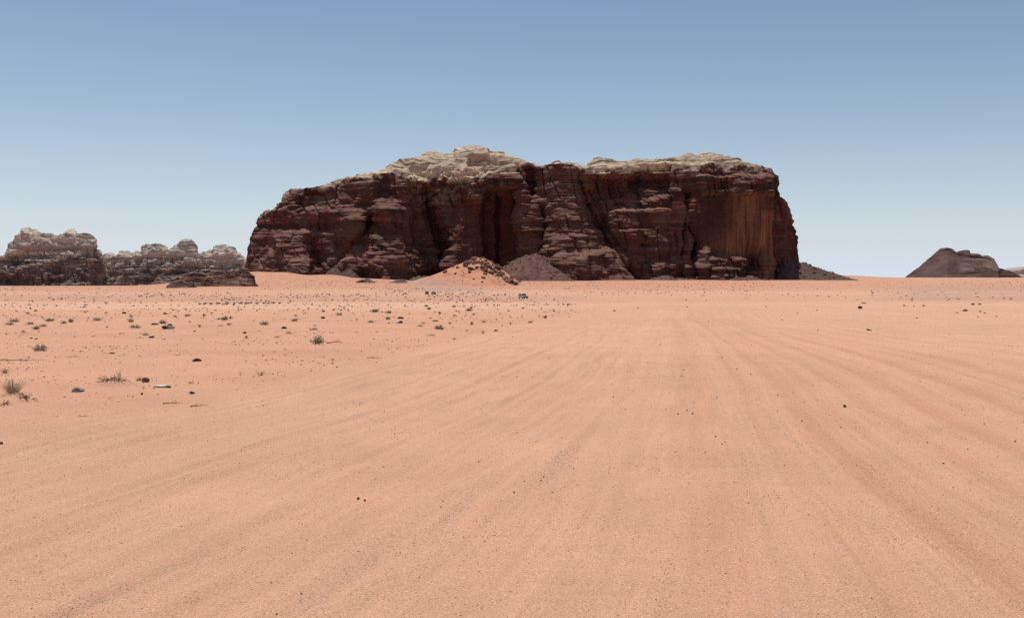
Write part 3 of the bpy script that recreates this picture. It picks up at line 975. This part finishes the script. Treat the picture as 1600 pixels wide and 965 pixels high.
cl = np.where((rs.uniform(0, 1, n) < .5)[:, None], np.array([[.25, .14, .095]]), np.array([[.38, .22, .15]])) * rs.uniform(.55, 1.35, (n, 1))
cl[rs.uniform(0, 1, n) < .16] = (.68, .49, .37)
scatter_mesh('gravel', np.stack([xx, d, ground(xx, d)], -1), sz, sz * rs.uniform(.35, .7, n), cl, OCT, 5, 'fine brown gravel strewn over the driven sand')
# small dark bits and broken twigs over the undriven sand on the left
n = 5200
pyg = 486 + 150 * rs.beta(1.1, 1.3, n)
d = 3300 / (pyg - 434) * np.where(pyg < 510, 1.25, 1.0)
pxg = rs.uniform(-20, 860, n)
xx = ray(pxg, 434.)[0] * d
q, sc, dm = driven(xx, d)
k = (dm < .3) & (rs.uniform(0, 1, n) < .12 + sstep(-.05, .6, fbm(xx / 3.2, d / 2.6, 5.5, 2)))
xx, d = xx[k], d[k]; n = len(xx)
sz = d / F * rs.choice([1.2, 2.0, 3.2, 5.0], n, p=[.5, .3, .15, .05])
cl = np.array([[.17, .090, .06]]) * rs.uniform(.5, 1.7, (n, 1))
cl[rs.uniform(0, 1, n) < .06] = (.62, .5, .4)
scatter_mesh('dry_litter', np.stack([xx, d, ground(xx, d)], -1), sz, np.minimum(sz, d / F * 2.2) * rs.uniform(.4, .8, n), cl, OCT, 6, 'bits of dry plant and stone over the untouched sand')


# ------------------------------------------------------------------ plants
def tube(path, r0, r1, sides=3):
    """tapered twig along a path"""
    path = np.asarray(path, float)
    n = len(path)
    d = np.gradient(path, axis=0)
    d /= np.maximum(np.linalg.norm(d, axis=1, keepdims=True), 1e-9)
    up = np.array([.31, .17, .93])
    a = np.cross(d, up); a /= np.maximum(np.linalg.norm(a, axis=1, keepdims=True), 1e-9)
    b = np.cross(d, a)
    rr = np.linspace(r0, r1, n)[:, None]
    th = np.arange(sides) * 2 * math.pi / sides
    V = np.concatenate([path[:, None] + rr[:, None] * (np.cos(th)[None, :, None] * a[:, None] + np.sin(th)[None, :, None] * b[:, None])]).reshape(-1, 3)
    Fc = []
    for i in range(n - 1):
        for j in range(sides):
            k = (j + 1) % sides
            Fc.append((i * sides + j, i * sides + k, (i + 1) * sides + k, (i + 1) * sides + j))
    return V, np.array(Fc)


def join(parts):
    Vs, Fs, o = [], [], 0
    for V, Fc in parts:
        Vs.append(V); Fs.append(Fc + o); o += len(V)
    return np.concatenate(Vs), np.concatenate(Fs)


def cmesh(name, V, Fc, c, var=.35, seed=0):
    r = np.random.RandomState(seed)
    C = np.broadcast_to(np.array(c), V.shape) * np.repeat(r.uniform(1 - var, 1 + var, (len(V) // 3 + 1, 1)), 3, axis=0)[:len(V)]
    return mesh_from(name, V, Fc, np.clip(C, .01, .8), M_PLANT)


def plant_meshes(kind, seed):
    """unit plant: about 1 wide; returns [(part name, mesh)]"""
    r = np.random.RandomState(seed)
    out = []
    if kind in ('green', 'olive', 'tuft'):
        ns = {'green': 70, 'olive': 80, 'tuft': 110}[kind]
        stems, leaves = [], []
        for _ in range(ns):
            a = r.uniform(0, 6.283)
            lean = r.beta(1.3, 1.2) * (1.15 if kind != 'tuft' else .75)
            L = r.uniform(.35, .62) if kind != 'tuft' else r.uniform(.5, 1.0)
            b0 = np.array([math.cos(a), math.sin(a), 0]) * r.uniform(0, .16)
            t = np.linspace(0, 1, 4)[:, None]
            hor = np.array([math.cos(a), math.sin(a), 0])
            path = b0 + hor * (L * math.sin(lean) * t) + np.array([0, 0, 1]) * (L * math.cos(lean) * t * (1 - .12 * t)) + np.array([[0, 0, -.03]]) + r.normal(0, .012, (4, 3)) * t
            stems.append(tube(path, .009, .003))
            if kind != 'tuft':
                for q_ in r.uniform(.3, 1, 7):
                    p = b0 + hor * L * math.sin(lean) * q_ + np.array([0, 0, L * math.cos(lean) * q_ * (1 - .12 * q_) - .02])
                    dv = hor * r.normal(.3, .6) + r.normal(0, .7, 3) + np.array([0, 0, .5])
                    dv /= np.linalg.norm(dv)
                    sd = np.cross(dv, r.normal(size=3)); sd /= np.linalg.norm(sd)
                    l, w = r.uniform(.05, .095), r.uniform(.014, .026)
                    leaves.append((np.stack([p - sd * w, p + dv * l * .5 - sd * w * 1.1, p + dv * l, p + dv * l * .45 + sd * w * 1.2]), np.array([[0, 1, 2, 3]])))
        V, Fc = join(stems)
        out.append(('stems', cmesh('stems', V, Fc, {'green': (.30, .255, .165), 'olive': (.25, .20, .125), 'tuft': (.40, .315, .205)}[kind], seed=seed)))
        if leaves:
            V, Fc = join(leaves)
            out.append(('foliage', cmesh('foliage', V, Fc, {'green': (.33, .315, .21), 'olive': (.25, .225, .14)}[kind], seed=seed)))
    elif kind == 'dead':                                    # matted grey brown roots and twigs
        tw, rt = [], []
        for k in range(34):
            a = r.uniform(0, 6.283); x0 = np.array([r.uniform(-.25, .25), r.uniform(-.12, .12), .02])
            L = r.uniform(.2, .5)
            t = np.linspace(0, 1, 6)[:, None]
            path = x0 + np.array([math.cos(a), .6 * math.sin(a), 0]) * L * t + np.array([0, 0, 1]) * (r.uniform(.06, .26) * np.sin(t * math.pi * r.uniform(.6, 1.0))) + r.normal(0, .022, (6, 3)) * t
            path[:, 2] = np.maximum(path[:, 2], -.01)
            (tw if k % 3 else rt).append(tube(path, r.uniform(.008, .017), .003, 4))
        V, Fc = join(rt); out.append(('roots', cmesh('roots', V, Fc, (.150, .080, .054), seed=seed)))
        V, Fc = join(tw); out.append(('twigs', cmesh('twigs', V, Fc, (.30, .170, .112), seed=seed)))
    elif kind == 'sprig':                                   # a few bare rising stems
        tw = []
        for k in range(16):
            a = r.uniform(0, 6.283); lean = r.uniform(.3, 1.2); L = r.uniform(.3, .6)
            t = np.linspace(0, 1, 5)[:, None]
            path = np.array([math.cos(a), math.sin(a), 0]) * L * math.sin(lean) * t + np.array([0, 0, 1]) * L * math.cos(lean) * t + r.normal(0, .02, (5, 3)) * t - np.array([0, 0, .02])
            tw.append(tube(path, .012, .004))
            for q_ in (.4, .65):
                p = path[0] + (path[-1] - path[0]) * q_
                e = p + r.normal(0, .09, 3) + np.array([0, 0, .09])
                tw.append(tube(np.stack([p, (p + e) / 2 + r.normal(0, .01, 3), e]), .006, .003))
        V, Fc = join(tw); out.append(('stems', cmesh('stems', V, Fc, (.25, .165, .105), seed=seed)))
    elif kind == 'stick':                                   # a fallen branch with side twigs, lying along x
        t = np.linspace(0, 1, 11)
        wk = np.cumsum(r.normal(0, .035, (11, 3)), axis=0)
        wk -= wk[0] + (wk[-1] - wk[0]) * t[:, None]
        path = np.stack([t - .5 + .5 * wk[:, 0], 1.3 * wk[:, 1], np.maximum(.02 + .7 * np.abs(wk[:, 2]), .015)], -1)
        V, Fc = tube(path, .024, .006, 5)
        out.append(('branch', cmesh('branch', V, Fc, (.13, .068, .045), seed=seed)))
        tw = []
        for k in range(7):
            p = path[r.randint(2, 8)]; e = p + np.array([r.uniform(-.2, .25), r.uniform(-.2, .2), r.uniform(0, .16)])
            tw.append(tube(np.stack([p, (p + e) / 2 + r.normal(0, .02, 3), e]), .011, .004))
        V, Fc = join(tw); out.append(('twigs', cmesh('twigs', V, Fc, (.17, .09, .06), seed=seed)))
    return out


PLANTS = {k: [plant_meshes(k, 40 + 7 * i + len(k)) for i in range(3)] for k in ('green', 'olive', 'tuft', 'dead', 'sprig', 'stick')}
NAME = {'green': 'shrub', 'olive': 'shrub', 'tuft': 'grass_tuft', 'dead': 'dead_shrub', 'sprig': 'twig_plant', 'stick': 'fallen_branch'}
CATS = {'green': 'shrub', 'olive': 'shrub', 'tuft': 'grass tuft', 'dead': 'dead shrub', 'sprig': 'dry plant', 'stick': 'branch'}
HREF = {'green': .55, 'olive': .5, 'tuft': .85, 'dead': .24, 'sprig': .5, 'stick': .16}
_pc = [0]
MOUNDS = []
for _k in range(3):
    _r = np.linspace(0, 1, 7)[None, :] * np.ones((18, 1))
    _a = np.linspace(0, 2 * math.pi, 18, endpoint=False)[:, None] * np.ones((1, 7))
    _rr = .85 * (1 + .22 * np.sin(_a * 2 + _k) + .1 * np.sin(_a * 3 + 2 * _k))
    _z = .11 * (np.cos(_r * math.pi) * .5 + .5) - .03 * _r
    _V = np.stack([_r * _rr * np.cos(_a) * 1.15, _r * _rr * np.sin(_a), _z], -1).reshape(-1, 3)
    MOUNDS.append(mesh_from('sand_mound', _V, grid_faces(18, 7, wrap=True), np.broadcast_to(np.array([.51, .276, .177]), _V.shape), M_SAND, True))


def plant(kind, px, py, wpx, hpx, label, group):
    x, y = hit(px, py)
    k = _pc[0]; _pc[0] += 1
    root = bpy.data.objects.new(NAME[kind], None)
    scn.collection.objects.link(root)
    root.location = (x, y, gz(x, y) - .005)
    w = px_size(y, wpx) * (1.2 if kind in ('green', 'olive') else 1.0); h = px_size(y, hpx) * (1.15 if kind in ('green', 'olive') else 1.0) / HREF[kind]
    root.scale = (w, w, h)
    root.rotation_euler = (0, 0, (k * 2.399) % 6.283 if kind != 'stick' else ((k * .37) % .8 - .4))
    for nm, me in PLANTS[kind][k % 3]:
        link(nm, me, root)
    if kind in ('green', 'olive', 'tuft', 'dead') and wpx > 8:                 # wind blown sand heaped round the plant
        link('sand_mound', MOUNDS[k % 3], root)
    tag(root, label, CATS[kind], group)
    return root


def stone(px, py, wpx, hpx, c, label, group, c2=None, seed=None, rz=None, name='stone'):
    x, y = hit(px, py)
    k = _pc[0]; _pc[0] += 1
    key = (c, c2, k % 4)
    if key not in stone.cache:
        stone.cache[key] = stone_mesh(200 + k, c, c2, ICO2)
    o = link(name, stone.cache[key])
    w, h = px_size(y, wpx), px_size(y, hpx)
    o.location = (x, y, gz(x, y))
    o.scale = (w, max(.6 * w, min(w, h * 1.5)), h)
    o.rotation_euler = (0, 0, rz if rz is not None else ((k * .61) % .7 - .35))
    tag(o, label, name, group)
    return o


stone.cache = {}

_ONES = 'zeroth first second third fourth fifth sixth seventh eighth ninth tenth eleventh twelfth thirteenth fourteenth fifteenth sixteenth seventeenth eighteenth nineteenth'.split()
_TENS = {2: ('twenty', 'twentieth'), 3: ('thirty', 'thirtieth'), 4: ('forty', 'fortieth'), 5: ('fifty', 'fiftieth')}


def nth(i):
    if i < 20: return _ONES[i]
    t, o = divmod(i, 10)
    return _TENS[t][1] if o == 0 else _TENS[t][0] + '-' + _ONES[o]


G1, G2, G3, G4, G5 = ('green shrubs on the left plain', 'dead shrubs on the left plain', 'stones on the left plain', 'dark stones on the right plain', 'dark pebbles on the driven sand')
# --- nearest plants and stones, each described by itself
plant('tuft', 20, 616, 42, 27, 'tall pale grass tuft beside a dark root clump at the photo edge', G1)
plant('dead', 42, 627, 44, 12, 'dark tangled root clump in front of the tall pale grass tuft', G2)
plant('dead', 8, 634, 26, 9, 'thin brown roots at the left photo edge below the grass tuft', G2)
plant('tuft', 8, 584, 14, 10, 'small grey tuft at the left photo edge above the tall grass', G1)
plant('dead', 176, 601, 44, 14, 'wide mat of reddish brown twigs between grey stone and white stone', G2)
plant('sprig', 186, 596, 16, 22, 'thin bare stems rising from the wide twig mat', G2)
plant('tuft', 218, 594, 14, 8, 'small grey tuft beside the dark brown root stump', G1)
stone(227, 596, 13, 9, 'b', 'dark brown root stump above the white flat stone', G3, name='stump')
plant('sprig', 224, 607, 7, 7, 'short bare sprig just left of the white flat stone', G2)
plant('sprig', 241, 607, 7, 7, 'short bare sprig just below the white flat stone', G2)
stone(120, 612, 20, 9, 'g', 'rounded grey stone right of the tall grass tuft', G3)
stone(253, 604, 24, 5, 'w', 'long white flat stone below the dark brown root stump', G3, c2='w', rz=0)
stone(264, 605.5, 9, 4, 'd', 'dark piece standing in for the shaded tip of the white flat stone', G3)  # added dark piece in place of shade on the stone's right end
stone(299, 614, 11, 6, 'w', 'small white stone with its shaded side painted dark', G3, c2='d')  # shade of the right side is put into the colour
plant('dead', 298, 599, 16, 3, 'thin brown twigs above the small white stone', G2)
stone(306, 564, 17, 6, 'b', 'dark brown log shaped stone on bare sand', G3, c2='d', rz=-.2)  # darker right side painted as shade
plant('stick', 270, 631, 32, 6, 'pale crooked branch left of the darker crooked branch', G2)
plant('stick', 311, 636, 26, 6, 'dark crooked branch at the rim of the driven sand', G2)
plant('stick', 133, 650, 20, 4, 'short dark stick lying on smooth sand', G2)
plant('sprig', 407, 586, 24, 10, 'bare twiggy plant alone at the rim of the driven sand', G2)
plant('sprig', 376, 585, 8, 5, 'tiny brown sprig beside the bare twiggy plant', G2)
stone(1, 697, 8, 5, 'b', 'dark clod at the left photo edge on smooth sand', G3)
stone(222, 618, 4, 4, 'b', 'single dark pebble below the white flat stone', G3)
plant('green', 63, 549, 20, 12, 'round grey green shrub standing alone left of centre plain', G1)
plant('green', 497, 539, 20, 14, 'grey green shrub beside the rim of the driven sand', G1)
plant('stick', 523, 536, 26, 6, 'dark branch stubs right of the grey green shrub', G2)
plant('stick', 586, 560, 28, 4, 'thin pale branch lying close to the driven sand', G2)
plant('stick', 35, 563, 70, 4, 'long thin stick lying on sand below the round green shrub', G2)
plant('stick', 115, 558, 24, 3, 'thin stick right of the round green shrub', G2)
stone(175, 553, 10, 2.5, 'b', 'flat brown sliver of stone on bare sand', G3)
# --- middle distance
stone(242, 507, 15, 3, 'd', 'dark long stone beside a small green shrub', G3)
stone(262, 514, 22, 6, 'd', 'black and white broken stone slab', G3, c2='w', rz=.25)
stone(266, 510, 9, 5, 'd', 'black lump resting on the black and white slab', G3)
stone(238, 528, 9, 4, 'd', 'black stone beside the pale tuft', G3)
plant('stick', 219, 529, 12, 2, 'short stick left of the black stone beside the pale tuft', G2)
plant('tuft', 228, 524, 16, 6, 'pale low tuft behind a black stone', G1)
plant('dead', 358, 509, 16, 4, 'brown dead shrub in front of the dark green shrub', G2)
plant('dead', 344, 510, 9, 3, 'small brown dead shrub left of the bigger brown one', G2)
stone(362, 498, 8, 4, 'd', 'black and white stone right of the dark green shrub', G3, c2='w')
stone(340, 499, 9, 2.5, 'w', 'pale stone left of the dark green shrub', G3, c2='d')
plant('olive', 351, 501, 11, 7, 'dark green shrub between black and white stones', G1)
plant('green', 413, 508, 13, 7, 'grey green shrub alone on the middle plain', G1)
stone(444, 513, 9, 4, 'd', 'black stone right of the lone grey green shrub', G3)
plant('dead', 452, 523, 14, 5, 'brown dead shrub below the black stone', G2)
plant('dead', 432, 528, 20, 3, 'flat line of dead twigs on the middle plain', G2)
plant('dead', 490, 517, 20, 5, 'arched brown dead shrub above the grey green shrub', G2)
stone(492, 509, 6, 3, 'w', 'white stone behind the arched dead shrub', G3)
stone(505, 498, 7, 4, 'd', 'black peaked stone on the middle plain', G3)
plant('dead', 385, 529, 14, 5, 'brown twig tangle below the lone grey green shrub', G2)
stone(383, 521, 7, 2.5, 'd', 'small black stone above the brown twig tangle', G3)
stone(626, 498, 11, 3.5, 'd', 'black humped stone behind the black and white flat stone', G3)
stone(624, 505, 11, 4.5, 'w', 'black and white flat stone in front of the black humped stone', G3, c2='d')
stone(681, 502, 11, 2.5, 'd', 'low black stone beyond the olive tuft', G3)
plant('olive', 686, 515, 15, 7, 'olive tuft standing before the driven sand', G1)
plant('sprig', 755, 521, 11, 9, 'bare sprig nearest the driven sand', G2)
plant('dead', 674, 525, 12, 4, 'brown dead shrub in front of the olive tuft', G2)
plant('dead', 657, 511, 16, 4, 'flat dead twigs left of the olive tuft', G2)
plant('dead', 737, 509, 12, 6, 'dark brown dead shrub right of the olive tuft', G2)
plant('dead', 756, 505, 10, 5, 'dark dead shrub farthest along the rim of the driven sand', G2)
plant('sprig', 798, 507, 10, 6, 'bare grey sprig beside the flat dark stone', G2)
stone(829, 504, 8, 2.5, 'd', 'flat dark stone at the rim of the driven sand', G3)
plant('olive', 852, 497, 6, 5, 'last small shrub beside the driven sand', G1)
# --- scattered small shrubs that look alike
for i, (px, py, w, h, kd) in enumerate(sorted([(15, 508, 12, 5, 'green'), (23, 503, 14, 6, 'green'), (47, 507, 11, 5, 'green'), (57, 515.5, 10, 6, 'olive'), (68, 510.5, 11, 5, 'green'), (78, 502, 13, 5, 'olive'),
                           (99, 506, 10, 5, 'green'), (111, 503.5, 8, 6, 'olive'), (152, 501, 13, 5, 'green'), (37, 520.5, 10, 5, 'dead')])):
    plant(kd, px, py, w, h, nth(i + 1) + ' small shrub from the left in the cluster beyond the round green shrub', 'shrub cluster beyond the round green shrub')
for i, (px, py, w, h, kd) in enumerate(sorted([(204, 503.5, 9, 7, 'green'), (205, 495, 7, 3, 'green'), (211, 513, 17, 6, 'green'), (254, 506, 11, 6, 'olive'), (293, 494, 10, 4, 'green'), (312, 511, 8, 6, 'tuft'), (319, 494, 6, 4, 'green')])):
    plant(kd, px, py, w, h, nth(i + 1) + ' low shrub from the left among those around the black and white slab', 'shrubs around the black and white slab')
for i, (px, py, w, h, kd) in enumerate(sorted([(462, 494, 8, 4, 'tuft'), (460, 502, 10, 4, 'olive'), (530, 493, 10, 5, 'green'), (586, 488, 12, 5.5, 'olive'), (607, 489.5, 11, 4, 'olive'), (580, 504, 10, 4, 'green'), (606, 499, 8, 4.5, 'olive'),
                           (670, 483.5, 7, 3.5, 'olive'), (733, 486, 10, 4.5, 'olive'), (736, 482, 5, 3, 'olive'), (687, 490, 5, 3.5, 'olive'), (661, 506, 9, 4, 'tuft'), (703, 506, 8, 4, 'tuft'), (740, 492, 7, 3, 'dead'), (666, 479, 6, 3, 'olive'),
                           (709, 480, 6, 3, 'olive'), (482, 483, 5, 4, 'tuft'), (374, 485, 11, 3, 'dead')])):
    plant(kd, px, py, w, h, nth(i + 1) + ' small shrub from the left among those dotted towards the distant vehicles', 'shrubs dotted towards the vehicles')
for i in range(26):
    px, py = 312 + i * 5.1 + 2 * math.sin(i * 2.7), 475.5 - (i / 26) * 1.5 + .5 * math.sin(i * 1.9)
    plant(('olive', 'dead', 'olive')[i % 3], px, py, 5 + 1.6 * math.sin(i * 3.3), 2.4, nth(i + 1) + ' tiny dark shrub from the left in the line on the far bank', 'line of tiny shrubs on the far pink bank')
for i, (px, py, w) in enumerate(sorted([(26, 487, 4), (44, 490, 6), (48, 482.5, 4), (56, 486, 6), (66, 496, 4), (85, 492, 4), (132, 480, 5), (155, 481, 4), (133, 488, 5), (26, 498, 4), (49, 529, 5), (57, 530, 5), (116.5, 526, 3), (166, 489, 5), (194, 490, 8), (258, 491, 8), (274, 495, 6),
                    (297, 503, 4), (304, 518, 4), (168, 512, 4), (522, 484.5, 5), (533, 485, 5), (538, 481, 4), (544, 484.5, 3), (500, 479, 4), (506, 487, 6), (531, 479, 4), (597, 488, 4), (608, 505, 4), (710.5, 493.5, 5), (717, 487, 4), (722, 498, 4), (707.5, 512, 3),
                    (713, 486, 3), (730, 517, 4), (866, 486, 5), (817, 482, 5), (776, 500, 3.5), (795, 486, 4), (785, 509, 3), (775, 517, 7), (854, 475, 3), (887, 476, 3)])):
    stone(px, py, w, max(1.8, w * .42), 'd', nth(i + 1) + ' small dark stone from the left among those strewn between shrubs', 'small dark stones among the shrubs')
# --- right hand plain
stone(1344, 482, 6.5, 5, 'd', 'upright black stone alone on the right plain', G4)
stone(1350, 474, 8, 1.8, 'd', 'thin dark stone just behind the upright black stone', G4)
stone(1358, 516, 9, 2.6, 'd', 'pale topped stone nearest on the right plain', G4, c2='w')
stone(1509, 486, 8, 3.4, 'd', 'arched dark stone in the right plain cluster', G4)
for i, (px, py, w) in enumerate(sorted([(1413, 478, 5.5), (1428, 478.5, 3), (1443.5, 478, 5.5), (1521, 476, 7), (1531, 476, 6.5), (1532, 487, 5), (1496, 489, 4), (1539, 489.5, 4), (1528, 495, 3.4), (1557, 494.5, 3.4), (1433, 497, 3.6), (1416, 462.5, 3), (1074, 479.5, 4),
                    (997, 481, 3.4), (960, 486, 5), (1197, 479.5, 3.4), (1277, 485, 3), (1222, 500, 4), (1246, 489.5, 2.6), (1107, 502.5, 2.4), (1278, 517, 2.6)])):
    stone(px, py, w * .85, max(1.5, w * .4), 'd', nth(i + 1) + ' small dark stone from the left on the far right plain', 'small dark stones on the right plain')
# --- pebbles on the driven sand
stone(1320, 637, 5, 5, 'd', 'black pebble standing out alone right of the middle tracks', G5)
stone(560, 780, 5, 4, 'd', 'black pebble of a pair on the rippled sand', G5)
stone(570, 783, 4, 3.5, 'b', 'brown pebble of a pair on the rippled sand', G5)
for i, (px, py, w) in enumerate(sorted([(1059, 647, 4), (1082, 645.5, 4), (1074, 640, 3), (1118, 681, 4), (1128, 694, 3), (803, 770, 4), (849, 745, 3), (692, 784, 3), (748, 722, 3), (819, 752, 3), (863, 768, 3), (1102, 705, 3), (1128, 558, 3), (1151, 577, 3), (1173, 585, 3), (1068, 578, 3), (1065, 588, 3),
                    (1474, 724, 4), (1538, 663, 3), (1586, 690, 4), (1512, 702, 3), (1449, 691, 3), (1314, 670, 3), (1253, 658, 3), (1169, 787, 3), (1278, 959, 3), (1362, 935, 3), (1040, 642, 2.5), (958, 622, 3), (858, 560, 2.5), (808, 590, 2.5), (655, 903, 3), (471, 928, 4),
                    (424, 908, 3), (432, 960, 4), (456, 863, 3), (560, 862, 3), (625, 865, 3), (720, 962, 3), (1134, 893, 3), (689, 793, 3)])):
    stone(px, py, w * .85, w * .6, 'b', nth(i + 1) + ' dark pebble from the left among those on the driven sand', 'dark pebbles dotted over the driven sand')

# tiny stones and scrub too far and too many to count
n = 9000
py_ = 437 + 62 * rs.beta(1.1, 1.6, n)
px_ = np.where(rs.uniform(0, 1, n) < .72, rs.uniform(-30, 930, n), rs.uniform(880, 1640, n))
Yq = np.zeros(n); Xq = np.zeros(n)
tab_px = np.linspace(-40, 1650, 40)
tab_py = np.linspace(437, 500, 64)
TB = []
for a in tab_px:
    dxa = ray(a, 434.)[0]
    pya = np.minimum.accumulate(HOR + F * (CAMH - ground(dxa * _Ys, _Ys, False)) / _Ys)
    TB.append(np.interp(tab_py, pya[::-1], _Ys[::-1]))
TB = np.array(TB)
ii = np.clip(((px_ + 40) / 1690 * 39).round().astype(int), 0, 39)
Yq = np.array([np.interp(p, tab_py, TB[i]) for p, i in zip(py_, ii)])
Xq = ray(px_, 434.)[0] * Yq
clump = fbm(Xq / (8 + Yq / 12), Yq / (6 + Yq / 14), 7.7, 2)
keep = (rs.uniform(0, 1, n) < .15 + .85 * sstep(-.1, .6, clump)) & (Yq < 1350) & ~((py_ > 470) & (px_ > 900)) & (Yq > 55)
keep &= ~((px_ > 900) & (px_ < 1320) & (py_ > 462) & (rs.uniform(0, 1, n) < .8))
Xq, Yq = Xq[keep], Yq[keep]; n = len(Xq)
sz = Yq / F * rs.uniform(.8, 3.2, n) * np.where(Yq > 600, .8, 1)
cl = np.array([[.13, .075, .05]]) * rs.uniform(.5, 1.6, (n, 1))
grn = rs.uniform(0, 1, n) < .2
cl[grn] = np.array([.12, .11, .06]) * rs.uniform(.7, 1.3, (grn.sum(), 1))
scatter_mesh('plain_debris', np.stack([Xq, Yq, ground(Xq, Yq)], -1), sz, np.minimum(sz * rs.uniform(.3, .6, n), .5), cl, ICO1, 9, 'countless tiny stones and dry scrub over the far plain')


# ------------------------------------------------------------------ vehicles
M_GREY = mat_plain('silver_paint', (.36, .34, .32), .5, .3)
M_WHITE = mat_plain('white_paint', (.72, .72, .70), .4, .5)
M_DARK = mat_plain('dark_paint', (.022, .018, .016), .65, .15)
M_GLASS = mat_plain('tinted_glass', (.010, .010, .010), .15, .3)
M_TYRE = mat_plain('tyre_rubber', (.018, .017, .017), .85, .2)
M_RIM = mat_plain('wheel_metal', (.35, .35, .36), .35, .5, .8)
M_LAMP = mat_plain('lamp_glass', (.7, .72, .74), .15, .6)


def prism(profile, x0, x1, taper=0.0, ztaper=(0, 1)):
    """side profile (y, z) extruded over x; the upper part drawn in by taper"""
    n = len(profile)
    V = []
    for x in (x0, x1):
        for (y, z) in profile:
            k = min(1, max(0, (z - ztaper[0]) / (ztaper[1] - ztaper[0])))
            V.append((x * (1 - taper * k), y, z))
    import bmesh
    bm = bmesh.new()
    vs = [bm.verts.new(v) for v in V]
    bm.faces.new(vs[:n][::-1]); bm.faces.new(vs[n:])
    for i in range(n):
        j = (i + 1) % n
        bm.faces.new((vs[i], vs[j], vs[n + j], vs[n + i]))
    bmesh.ops.recalc_face_normals(bm, faces=bm.faces)
    bmesh.ops.bevel(bm, geom=list(bm.edges), offset=.025, segments=2, affect='EDGES')
    return bm


def bm_obj(name, bm, mat, parent):
    me = bpy.data.meshes.new(name)
    bm.to_mesh(me); bm.free()
    me.materials.append(mat)
    return link(name, me, parent)


def wheel(parent, x, y):
    import bmesh
    for nm, r, w, m in (('tyre', .39, .24, M_TYRE), ('rim', .22, .26, M_RIM)):
        bm = bmesh.new()
        bmesh.ops.create_cone(bm, cap_ends=True, segments=24, radius1=r, radius2=r, depth=w)
        bmesh.ops.rotate(bm, verts=bm.verts, matrix=Matrix.Rotation(math.pi / 2, 3, 'Y'))
        bmesh.ops.translate(bm, verts=bm.verts, vec=(x, y, .39))
        if nm == 'tyre':
            bmesh.ops.bevel(bm, geom=[e for e in bm.edges], offset=.03, segments=1, affect='EDGES')
            t = bm_obj('wheel', bm, m, parent)
        else:
            bm_obj('rim', bm, m, t)


def slab(name, x0, x1, y0, y1, z0, z1, mat, parent):
    return bm_obj(name, prism([(y0, z0), (y1, z0), (y1, z1), (y0, z1)], x0, x1), mat, parent)


def vehicle(name, px, py, Y, rz, paint, roofm, label, pickup=False):
    x = ray(px, 434.)[0] * Y
    root = bpy.data.objects.new(name, None)
    scn.collection.objects.link(root)
    root.location = (x, Y, gz(x, Y) - .02)
    root.rotation_euler = (0, 0, rz)
    # front looks along -y
    bm_obj('body', prism([(-2.25, .45), (2.2, .45), (2.25, 1.0), (2.2, 1.12), (-1.0, 1.12), (-2.15, 1.02), (-2.3, .8)], -.9, .9), paint, root)
    back = .55 if pickup else 2.1
    bm_obj('cabin', prism([(-.95, 1.12), (back, 1.12), (back - .12, 1.72), (-.25, 1.72)], -.86, .86, .12, (1.12, 1.72)), paint, root)
    bm_obj('roof', prism([(-.35, 1.70), (back - .1, 1.70), (back - .15, 1.80), (-.22, 1.80)], -.77, .77), roofm, root)
    bm_obj('windscreen', prism([(-.93, 1.17), (-.90, 1.15), (-.30, 1.68), (-.34, 1.70)], -.76, .76, .1, (1.12, 1.72)), M_GLASS, root)
    for s in (-1, 1):
        bm_obj('side_window', prism([(-.55, 1.18), (back - .15, 1.18), (back - .25, 1.64), (-.20, 1.64)], s * .84, s * .872, .11, (1.12, 1.72)), M_GLASS, root)
        slab('headlight', s * .62 - .16, s * .62 + .16, -2.32, -2.24, .80, .96, M_LAMP, root)
        slab('mirror', s * .92, s * 1.08, -.72, -.6, 1.15, 1.32, M_DARK, root)
        for yy in (-1.4, 1.4):
            wheel(root, s * .78, yy)
    slab('grille', -.42, .42, -2.33, -2.25, .72, .96, M_DARK, root)
    slab('bumper', -.92, .92, -2.42, -2.22, .45, .66, M_DARK, root)
    slab('number_plate', -.2, .2, -2.44, -2.40, .50, .62, M_WHITE, root)
    tag(root, label, 'vehicle', 'off-road vehicles driving on the plain')
    return root


vehicle('off_road_car', 817.5, 466.5, 300, .3, M_GREY, M_WHITE, 'grey off-road car with a pale roof driving towards the viewer')
vehicle('off_road_truck', 667, 462, 500, .12, M_DARK, M_DARK, 'dark off-road truck beside its twin, the one farther from the grey car', True)
vehicle('off_road_truck', 677.5, 462, 502, -.1, M_DARK, M_DARK, 'dark off-road truck beside its twin, the one closer to the grey car', True)
